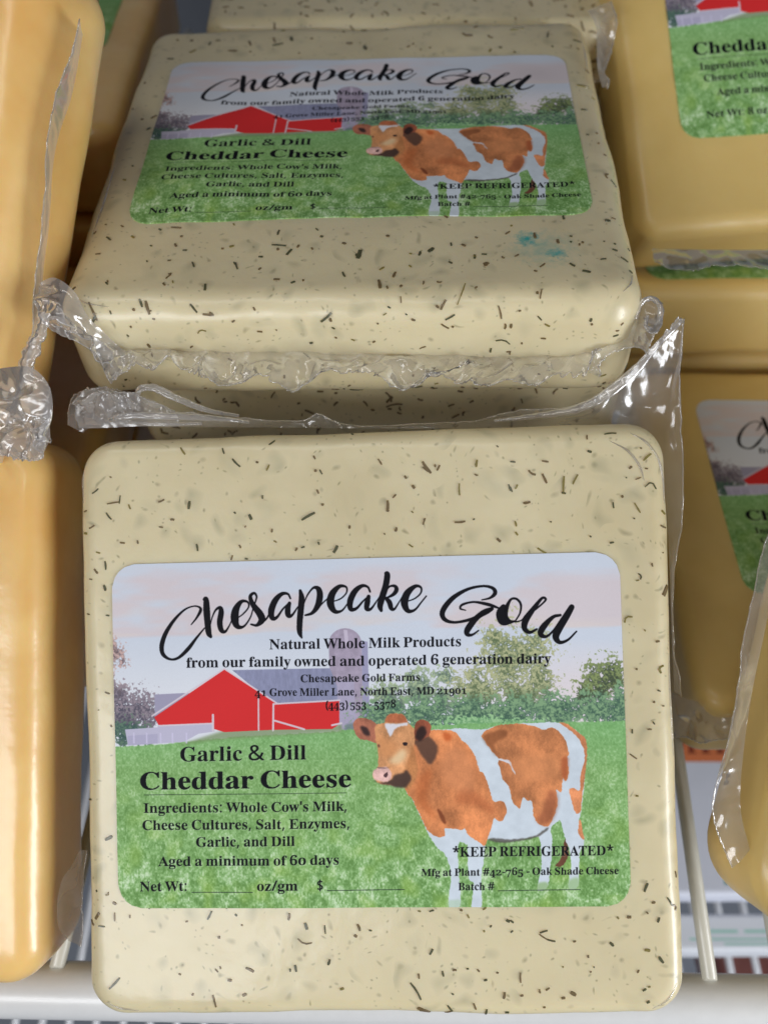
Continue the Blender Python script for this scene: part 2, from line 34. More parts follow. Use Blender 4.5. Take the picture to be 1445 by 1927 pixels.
FLECKS = json.loads('''{"A":[[-4.04,5.21,-3.88,5.23,0.022,0.3],[-3.43,5.17,-3.3,5.14,0.028,0],[-4.61,4.97,-4.54,5.0,0.029,0],[-3.07,4.9,-2.99,4.78,0.034,0],[-2.34,4.87,-2.31,4.77,0.028,0],[-2.17,4.68,-2.04,4.54,0.034,0],[-4.62,4.16,-4.51,4.24,0.025,0],[-4.36,3.97,-4.15,4.0,0.025,0],[-4.15,3.97,-4.13,4.11,0.019,0],[-3.47,3.98,-3.37,4.02,0.028,0],[-3.99,3.95,-3.96,3.87,0.025,0],[-2.93,3.98,-2.95,3.84,0.043,0],[-4.38,3.82,-4.29,3.7,0.025,0],[-4.78,3.85,-4.73,3.87,0.026,0],[-1.91,3.72,-1.87,3.63,0.049,0],[-4.31,4.44,-4.28,4.42,0.019,0],[-1.97,5.14,-1.87,5.16,0.024,0],[-1.54,4.9,-1.44,4.97,0.027,0],[-1.59,4.46,-1.54,4.56,0.03,0],[-0.78,4.69,-0.75,4.63,0.027,0],[0.32,4.6,0.38,4.5,0.027,0],[1.07,4.53,1.21,4.33,0.048,0],[1.07,4.44,1.18,4.35,0.027,0],[1.97,4.41,1.99,4.53,0.042,0],[1.31,4.37,1.36,4.46,0.03,0],[-0.68,4.45,-0.64,4.37,0.024,0],[0.76,4.3,0.79,4.25,0.036,0],[-0.74,4.11,-0.71,4.04,0.03,0],[1.68,4.14,1.68,3.94,0.024,0],[0.46,3.89,0.45,3.7,0.042,0],[0.55,3.93,0.61,3.99,0.027,0],[-1.67,4.04,-1.67,3.98,0.024,0],[2.5,4.1,2.53,3.99,0.03,0],[-1.01,3.6,-0.78,3.72,0.048,0],[-0.14,5.06,-0.1,5.04,0.024,0],[0.86,3.7,0.89,3.67,0.021,0],[1.06,3.56,1.09,3.54,0.021,0],[2.32,4.76,2.35,4.73,0.021,0],[4.12,4.89,4.32,4.9,0.018,0],[2.54,4.48,2.63,4.47,0.03,0],[3.07,4.48,3.18,4.46,0.027,0],[3.07,4.26,3.14,4.1,0.036,0],[3.43,4.21,3.41,3.91,0.037,0],[3.38,3.94,3.45,3.92,0.036,0],[3.57,4.07,3.66,4.23,0.027,0],[3.83,4.62,3.9,4.6,0.037,0],[4.75,4.43,4.88,4.54,0.034,0],[4.61,4.12,4.7,4.15,0.022,0],[4.76,3.99,4.94,3.95,0.022,0.5],[2.53,4.06,2.56,3.97,0.03,0],[2.61,4.02,2.65,4.09,0.036,0],[4.23,3.75,4.24,3.65,0.028,0],[4.58,3.73,4.67,3.56,0.022,0],[5.03,3.59,5.09,3.53,0.031,0],[4.77,4.3,4.82,4.29,0.019,0],[4.7,4.65,4.73,4.63,0.025,0],[4.45,4.16,4.47,4.15,0.015,0],[4.55,3.48,4.58,3.46,0.015,0],[-4.68,3.56,-4.59,3.61,0.029,0],[-4.79,3.48,-4.73,3.47,0.038,0],[-4.57,3.15,-4.5,3.13,0.022,0],[-4.15,3.3,-4.07,3.29,0.028,0],[-3.85,3.33,-3.84,3.27,0.028,0],[-3.47,3.55,-3.4,3.54,0.022,0],[-2.83,3.24,-2.81,3.12,0.031,0],[-2.24,2.95,-2.21,3.03,0.024,0],[-2.0,2.97,-1.95,2.96,0.024,0],[-4.42,2.99,-4.41,2.84,0.025,0],[-4.61,2.86,-4.55,2.78,0.032,0],[-4.45,2.58,-4.42,2.48,0.038,0],[-4.7,2.69,-4.65,2.68,0.019,0],[-4.76,2.09,-4.71,2.08,0.019,0],[-4.42,2.06,-4.36,2.05,0.025,0],[-4.46,0.75,-4.38,0.72,0.026,0],[-4.59,0.45,-4.57,0.44,0.016,0],[-4.38,0.19,-4.36,0.15,0.026,0],[-4.89,-0.23,-4.79,-0.25,0.026,0],[-2.17,3.77,-2.14,3.74,0.024,0],[-1.99,3.5,-1.97,3.53,0.021,0],[-0.48,3.03,-0.41,3.15,0.048,0],[-1.13,3.08,-1.1,3.13,0.036,0],[-0.74,3.22,-0.72,3.17,0.03,0],[-1.03,3.13,-0.97,3.15,0.027,0],[-1.5,3.26,-1.45,3.23,0.024,0],[1.05,3.46,1.09,3.57,0.027,0],[0.58,3.36,0.6,3.43,0.042,0],[1.58,3.49,1.76,3.5,0.03,0],[1.89,3.52,1.92,3.54,0.021,0],[0.39,3.34,0.4,3.31,0.021,0],[0.8,3.14,0.87,3.09,0.024,0],[2.28,3.2,2.34,3.14,0.042,0],[0.44,3.73,0.46,3.7,0.036,0],[0.86,3.69,0.89,3.67,0.021,0],[2.59,3.48,2.61,3.39,0.027,0],[2.59,3.3,2.63,3.24,0.027,0],[2.95,3.02,3.09,2.93,0.033,0],[3.82,3.2,3.85,3.18,0.024,0],[4.15,3.07,4.22,3.08,0.028,0],[5.0,3.34,5.09,3.3,0.028,0],[5.03,3.58,5.09,3.53,0.031,0],[4.6,2.55,4.63,2.45,0.025,0.3],[4.56,2.43,4.61,2.44,0.015,0],[4.83,2.72,4.84,2.66,0.025,0],[4.35,1.74,4.48,1.83,0.025,0.35],[5.01,2.17,5.09,2.33,0.087,0],[4.67,1.62,4.69,1.59,0.019,0],[4.85,1.41,4.89,1.41,0.037,0],[4.92,0.89,4.97,1.01,0.034,0.4],[4.85,0.61,4.9,0.59,0.025,0],[4.92,0.35,4.94,0.34,0.022,0],[4.75,0.1,4.78,0.05,0.019,0],[4.66,-0.03,4.73,-0.03,0.022,0],[4.41,-0.02,4.41,-0.09,0.028,0],[4.36,-0.43,4.47,-0.51,0.025,0],[3.17,3.45,3.2,3.45,0.012,0],[5.02,2.89,5.03,2.88,0.012,0],[-4.86,-0.66,-4.8,-0.63,0.023,0],[-4.87,-0.88,-4.75,-0.88,0.026,0],[-4.84,-1.12,-4.77,-1.1,0.033,0],[-4.51,-1.76,-4.39,-1.7,0.053,0],[-4.53,-2.7,-4.48,-2.69,0.034,0],[-4.72,-3.11,-4.65,-3.0,0.054,0],[-4.41,-2.82,-4.35,-2.86,0.04,0],[-4.38,-3.0,-4.38,-3.14,0.024,0],[-4.12,-3.04,-4.12,-3.09,0.027,0],[-4.66,-3.22,-4.55,-3.23,0.024,0],[-3.8,-2.92,-3.77,-2.94,0.023,0],[-2.78,-3.12,-2.71,-2.98,0.033,0],[-2.31,-3.03,-2.27,-3.06,0.033,0],[-3.16,-3.16,-3.12,-3.15,0.023,0],[-2.46,-2.92,-2.45,-2.94,0.026,0],[-2.21,-3.21,-2.18,-3.22,0.023,0],[-4.49,-4.27,-4.31,-4.09,0.035,0],[-2.67,-3.95,-2.62,-4.0,0.023,0],[-2.72,-4.38,-2.67,-4.58,0.027,0],[-2.21,-4.39,-2.14,-4.36,0.047,0],[-2.46,-4.13,-2.39,-4.14,0.047,0],[-3.3,-4.03,-3.26,-4.05,0.024,0],[-4.7,-2.62,-4.68,-2.65,0.024,0],[-4.82,-3.16,-4.79,-3.18,0.024,0],[-1.4,-3.13,-1.38,-3.02,0.045,0],[-1.12,-3.18,-1.09,-3.29,0.049,0],[-0.79,-3.22,-0.78,-3.36,0.023,0],[-1.25,-3.44,-1.01,-3.51,0.023,-0.2],[-0.24,-3.21,-0.2,-3.32,0.045,0],[-0.05,-3.31,-0.0,-3.32,0.023,0],[0.96,-3.71,1.01,-3.62,0.042,0],[-0.75,-3.88,-0.72,-3.79,0.039,0],[-1.31,-3.88,-1.29,-3.99,0.04,0],[-1.4,-3.94,-1.39,-3.99,0.03,0],[0.62,-4.18,0.79,-4.46,0.03,0],[0.73,-4.61,0.93,-4.71,0.073,0],[0.76,-4.67,0.92,-4.72,0.033,0],[1.23,-4.55,1.31,-4.67,0.03,0],[1.18,-4.75,1.3,-4.67,0.023,0],[1.66,-4.51,1.7,-4.62,0.027,0],[1.88,-4.62,1.86,-4.76,0.037,0],[2.16,-4.43,2.18,-4.33,0.046,0],[2.18,-4.68,2.22,-4.69,0.04,0],[1.16,-3.98,1.18,-4.07,0.029,0],[1.56,-3.94,1.6,-3.94,0.026,0],[1.84,-4.13,1.9,-4.12,0.033,0],[2.05,-4.0,2.09,-4.01,0.026,0],[1.3,-4.35,1.34,-4.37,0.02,0],[1.48,-2.97,1.52,-2.99,0.038,0],[1.6,-3.05,1.63,-3.11,0.026,0],[0.97,-3.0,1.05,-2.98,0.022,0],[1.86,-3.31,1.88,-3.34,0.026,0],[1.97,-3.26,2.0,-3.23,0.026,0],[2.24,-3.14,2.3,-3.17,0.045,0],[1.86,-2.97,1.92,-2.93,0.026,0],[0.78,-2.99,0.83,-3.0,0.019,0],[-0.56,-4.29,-0.52,-4.28,0.04,0],[0.76,-4.03,0.77,-4.11,0.03,0],[4.52,-2.69,4.58,-2.55,0.042,0],[4.63,-2.87,4.67,-2.87,0.039,0],[4.89,-2.79,4.96,-2.92,0.026,0],[4.96,-2.92,5.02,-3.01,0.026,0.4],[4.72,-3.19,4.75,-3.11,0.036,0],[4.54,-3.02,4.57,-3.05,0.02,0],[4.49,-3.64,4.58,-3.65,0.047,0],[4.72,-3.75,4.79,-3.85,0.047,0],[2.78,-3.38,2.91,-3.47,0.023,0],[2.91,-3.47,3.04,-3.5,0.023,0],[2.79,-3.36,2.92,-3.32,0.023,0],[3.33,-3.51,3.38,-3.5,0.03,0],[3.93,-3.52,3.99,-3.58,0.043,0],[2.45,-4.01,2.45,-4.17,0.03,0],[3.14,-3.92,3.15,-3.93,0.023,0],[2.86,-4.3,2.92,-4.26,0.027,0],[3.26,-4.33,3.35,-4.38,0.054,0],[3.11,-4.43,3.15,-4.43,0.037,0],[4.44,-4.31,4.5,-4.28,0.034,0],[4.53,-4.25,4.57,-4.24,0.024,0],[4.5,-4.51,4.53,-4.49,0.034,0],[4.01,-4.8,4.14,-4.71,0.037,0],[2.31,-3.15,2.36,-3.19,0.029,0],[2.31,-3.35,2.35,-3.32,0.026,0],[4.43,-1.12,4.46,-1.13,0.029,0],[4.06,-3.1,4.09,-3.13,0.03,0],[5.05,-2.39,5.06,-2.49,0.016,0],[3.49,-4.76,3.52,-4.77,0.024,0],[3.59,-4.01,3.62,-4.0,0.02,0],[3.65,-3.92,3.67,-3.93,0.017,0]],"B":[[-3.64,3.77,-3.62,3.91,0.037,0],[-3.5,3.97,-3.4,3.95,0.031,0],[-4.5,3.19,-4.35,3.16,0.036,0],[-3.15,3.46,-2.95,3.43,0.046,0],[-2.73,3.85,-2.67,3.66,0.047,0],[-4.03,3.42,-3.91,3.54,0.047,0],[-4.1,4.04,-4.04,4.0,0.063,0],[-4.44,0.67,-4.34,0.79,0.033,0],[-4.45,0.21,-4.38,0.29,0.041,0],[-4.61,-1.53,-4.55,-1.55,0.03,0],[-4.53,-1.05,-4.51,-1.06,0.026,0],[-4.58,-3.33,-4.49,-3.42,0.032,0],[-4.13,-3.3,-4.07,-3.36,0.036,0],[-3.65,-3.11,-3.6,-3.15,0.04,0],[-3.43,-3.08,-3.24,-3.11,0.032,0],[-2.29,-3.0,-2.26,-3.06,0.024,0],[-4.68,-3.84,-4.59,-3.83,0.027,0],[-3.28,-3.58,-3.24,-3.66,0.047,0],[-3.11,-3.78,-3.03,-3.78,0.031,0],[-3.73,-3.61,-3.69,-3.63,0.027,0],[-2.28,-3.69,-2.2,-3.66,0.046,0],[-3.32,-4.09,-3.27,-4.08,0.023,0],[-2.89,-4.12,-2.84,-4.22,0.03,0],[-2.15,-4.12,-2.09,-4.22,0.03,0],[-4.69,-2.95,-4.65,-2.95,0.02,0],[-2.03,4.3,-1.99,4.35,0.063,0],[-1.78,4.01,-1.74,3.84,0.083,0],[-2.17,3.64,-1.94,3.72,0.041,0],[-0.51,3.75,-0.37,3.73,0.082,0],[-0.19,4.37,-0.07,4.42,0.063,0],[0.36,4.37,0.42,4.4,0.042,0],[-0.09,3.59,-0.05,3.39,0.061,0],[0.87,3.41,0.93,3.48,0.035,0],[2.18,3.83,2.34,3.84,0.062,0],[2.91,3.34,2.97,3.3,0.045,0],[2.39,4.21,2.48,4.31,0.042,0],[2.68,3.13,2.73,3.25,0.045,0],[-1.43,-3.42,-1.41,-3.29,0.031,0],[-0.75,-3.26,-0.7,-3.33,0.023,0],[-0.65,-3.5,-0.6,-3.52,0.046,0],[0.53,-3.5,0.59,-3.52,0.045,0],[-0.25,-3.7,-0.18,-3.73,0.045,0],[-1.51,-3.7,-1.25,-3.75,0.03,0],[-1.22,-3.99,-1.14,-3.85,0.045,0],[-0.79,-3.83,-0.76,-3.88,0.03,0],[0.04,-4.12,0.08,-3.9,0.074,0],[0.94,-3.98,0.99,-3.99,0.03,0],[1.11,-4.03,1.14,-3.93,0.044,0],[1.28,-3.93,1.37,-3.83,0.074,0],[1.68,-3.7,1.69,-3.78,0.034,0],[1.87,-3.75,1.94,-3.8,0.041,0],[2.08,-4.15,2.09,-4.05,0.044,0],[2.21,-4.04,2.3,-4.05,0.03,0],[2.26,-4.28,2.28,-4.33,0.059,0],[1.58,-2.92,1.64,-2.98,0.035,0],[2.66,-3.46,2.74,-3.39,0.031,0],[1.63,-4.21,1.69,-4.26,0.029,0],[-1.72,-4.0,-1.64,-4.01,0.037,0],[4.7,2.42,4.81,2.38,0.045,0],[4.46,1.63,4.71,1.64,0.058,0],[4.44,0.7,4.57,0.7,0.037,0],[4.74,1.31,4.8,1.29,0.029,0],[4.0,3.69,4.04,3.94,0.037,0],[4.07,3.32,4.1,3.28,0.036,0],[4.57,3.58,4.75,3.6,0.047,0],[4.72,-0.89,4.77,-0.89,0.035,0],[4.69,-1.71,4.72,-1.55,0.034,0.3],[4.75,-1.71,4.86,-1.8,0.021,0],[4.44,-0.25,4.5,-0.26,0.027,0],[3.73,-2.95,3.74,-3.06,0.04,0],[4.47,-3.11,4.53,-3.11,0.055,0],[3.17,-3.47,3.18,-3.62,0.054,0],[3.56,-3.68,3.57,-3.79,0.054,0],[3.77,-3.74,3.79,-3.76,0.031,0],[3.78,-3.58,3.83,-3.59,0.031,0],[4.49,-3.94,4.58,-3.96,0.034,0],[4.54,-3.77,4.58,-3.77,0.031,0],[4.62,-4.12,4.75,-4.16,0.034,0],[4.36,-3.72,4.39,-3.73,0.019,0],[2.79,-4.13,2.85,-4.08,0.03,0],[4.82,-3.69,4.86,-3.71,0.023,0],[4.6,-2.99,4.68,-2.98,0.024,0],[3.21,4.11,3.52,4.19,0.053,0],[4.61,3.25,4.67,3.23,0.036,0],[2.76,-3.22,2.78,-3.23,0.031,0],[-3.28,-4.58,-3.21,-4.47,0.022,0],[-2.11,-4.14,-2.06,-4.32,0.03,0],[-2.58,-4.71,-2.57,-4.86,0.044,0],[-3.68,-5.04,-3.63,-5.15,0.037,0],[-3.57,-5.07,-3.51,-5.23,0.051,0],[-4.33,-4.65,-4.28,-4.71,0.03,0],[-3.31,-4.7,-3.27,-4.76,0.037,0],[-3.16,-4.63,-3.14,-4.69,0.022,0],[-3.71,-4.08,-3.68,-4.11,0.023,0],[-3.33,-4.09,-3.27,-4.08,0.023,0],[-2.87,-4.15,-2.84,-4.25,0.03,0],[-1.72,-5.15,-1.69,-5.19,0.028,0],[-4.55,-5.09,-4.42,-5.3,0.037,0],[0.02,-4.0,0.07,-4.1,0.067,0],[-0.21,-4.47,-0.16,-4.59,0.036,0],[0.43,-4.41,0.51,-4.34,0.029,0],[0.67,-4.6,0.71,-4.47,0.043,0],[0.42,-4.67,0.45,-4.88,0.057,0],[-1.4,-4.62,-1.29,-4.63,0.04,0],[-1.09,-4.73,-1.02,-4.69,0.043,0],[1.42,-4.74,1.5,-4.75,0.025,-0.3],[0.56,-4.83,0.58,-4.89,0.028,0],[0.58,-5.16,0.63,-5.18,0.028,0],[0.8,-5.04,0.81,-5.13,0.021,0],[0.23,-5.23,0.32,-5.37,0.031,0],[-0.57,-5.28,-0.38,-5.22,0.042,0],[1.48,-5.23,1.57,-5.11,0.039,0],[1.4,-5.18,1.42,-5.22,0.042,0],[1.76,-5.18,1.9,-4.82,0.018,0],[2.08,-4.05,2.09,-4.14,0.037,0],[2.25,-4.28,2.27,-4.36,0.059,0],[1.63,-4.21,1.69,-4.25,0.029,0],[0.94,-4.29,0.98,-4.33,0.026,0],[2.78,-4.14,2.85,-4.09,0.03,0],[3.19,-4.46,3.28,-4.37,0.03,0],[3.71,-4.36,3.79,-4.44,0.033,0],[3.9,-4.56,4.04,-4.6,0.044,0],[3.15,-5.14,3.18,-5.0,0.025,0],[4.73,-4.41,4.79,-4.44,0.045,0],[4.62,-4.12,4.75,-4.16,0.038,0],[4.25,-4.24,4.35,-4.22,0.03,0]],"Bf":[[-2.8,-0.13,-2.69,-0.23,0.038,0],[-2.59,-0.25,-2.4,-0.26,0.044,0],[-2.1,-0.38,-2.05,-0.35,0.031,0],[-2.72,-0.57,-2.57,-0.53,0.019,0.3],[-2.92,-0.91,-2.87,-0.87,0.026,0],[-3.66,-0.8,-3.63,-0.88,0.039,0],[-4.5,-0.32,-4.44,-0.22,0.045,0],[-4.19,-0.17,-4.17,-0.22,0.026,0],[-3.97,-0.58,-3.94,-0.62,0.016,0],[-4.29,-1.69,-4.24,-1.67,0.034,0],[-4.36,-1.84,-4.34,-1.87,0.021,0],[-2.87,-1.94,-2.81,-1.93,0.027,0],[0.5,-0.31,0.56,-0.28,0.015,0],[0.88,-0.28,0.91,-0.3,0.025,0],[0.39,-0.43,0.42,-0.44,0.025,0],[1.56,-0.37,1.72,-0.29,0.028,0],[1.49,-0.44,1.62,-0.53,0.025,0],[2.45,-0.17,2.51,-0.37,0.028,0],[-1.69,-0.57,-1.6,-0.58,0.028,0],[-0.39,-0.51,-0.34,-0.54,0.025,0],[-0.07,-0.77,-0.01,-0.8,0.019,0],[-0.81,-0.88,-0.75,-0.87,0.032,0],[2.37,-1.02,2.36,-1.11,0.032,0],[2.64,-1.11,2.72,-1.1,0.026,0],[2.44,-0.85,2.69,-0.93,0.019,0.2],[-0.95,-1.11,-0.83,-1.25,0.029,0],[-1.36,-0.53,-1.34,-0.55,0.019,0],[-1.69,-2.21,-1.64,-2.28,0.024,0],[-1.16,-2.24,-1.06,-2.31,0.027,0],[-0.3,-2.02,-0.27,-2.04,0.026,0],[-0.17,-2.07,0.04,-2.22,0.046,0],[-0.23,-2.35,-0.18,-2.43,0.04,0],[-0.48,-2.22,-0.41,-2.23,0.02,0],[1.03,-2.05,1.16,-1.97,0.03,0],[1.32,-2.05,1.35,-2.07,0.033,0],[1.67,-2.38,1.78,-2.28,0.03,0.4],[2.14,-2.49,2.19,-2.46,0.03,0],[1.39,-1.9,1.45,-1.87,0.023,0],[3.12,-0.33,3.19,-0.4,0.025,0],[3.25,-0.47,3.34,-0.52,0.028,0],[4.01,-0.44,4.03,-0.38,0.038,0],[4.55,-0.56,4.59,-0.52,0.022,0],[3.21,-0.79,3.3,-0.8,0.026,0],[4.45,-0.78,4.54,-0.77,0.026,0],[2.79,-2.19,2.9,-2.29,0.034,0],[3.75,-2.09,3.84,-2.15,0.027,0],[4.37,-2.4,4.59,-2.32,0.041,0],[4.37,-1.7,4.46,-1.67,0.023,0],[4.43,-1.91,4.49,-1.9,0.03,0],[4.85,-1.84,4.91,-1.77,0.024,0],[2.94,-2.42,3.08,-2.45,0.024,0],[4.74,-2.22,4.77,-2.13,0.031,0]]}''')
FRAMES = json.loads('''{"A":[[-0.295,7.004,5.017],[[0.9979,-0.0273,-0.0584],[-0.0129,0.8032,-0.5956],[0.0632,0.5951,0.8012]]],"B":[[-0.421,17.961,9.496],[[0.9992,0.0198,-0.0343],[-0.0199,0.9998,-0.0007],[0.0343,0.0014,0.9994]]],"L2":[[-10.758,7.581,4.683],[[0.9983,0.0006,-0.0584],[-0.0354,0.8025,-0.5956],[0.0465,0.5966,0.8012]]],"L1":[[-10.427,15.206,9.672],[[0.8715,0.1853,-0.454],[-0.4333,0.7244,-0.5362],[0.2295,0.664,0.7116]]],"L3":[[-11.15,25.4,8.0],[[1.0,0.0,0.0],[0.0,1.0,0.0],[0.0,0.0,1.0]]],"D":[[0.6,27.8,9.35],[[1.0,0.0,0.0],[0.0,1.0,0.0],[0.0,0.0,1.0]]],"R1":[[10.878,22.984,9.673],[[0.9969,-0.0785,0.0],[0.0672,0.8544,-0.515],[0.0404,0.5134,0.857]]],"G":[[10.75,23.6,4.9],[[1.0,0.0,0.0],[0.0,1.0,0.0],[0.0,0.0,1.0]]],"R2":[[11.25,13.6,2.5],[[1.0,0.0,0.0],[0.0,1.0,0.0],[0.0,0.0,1.0]]],"R3":[[11.594,6.695,5.053],[[0.9646,0.2585,0.0523],[-0.1863,0.8084,-0.5584],[-0.1866,0.5289,0.8279]]]}''')
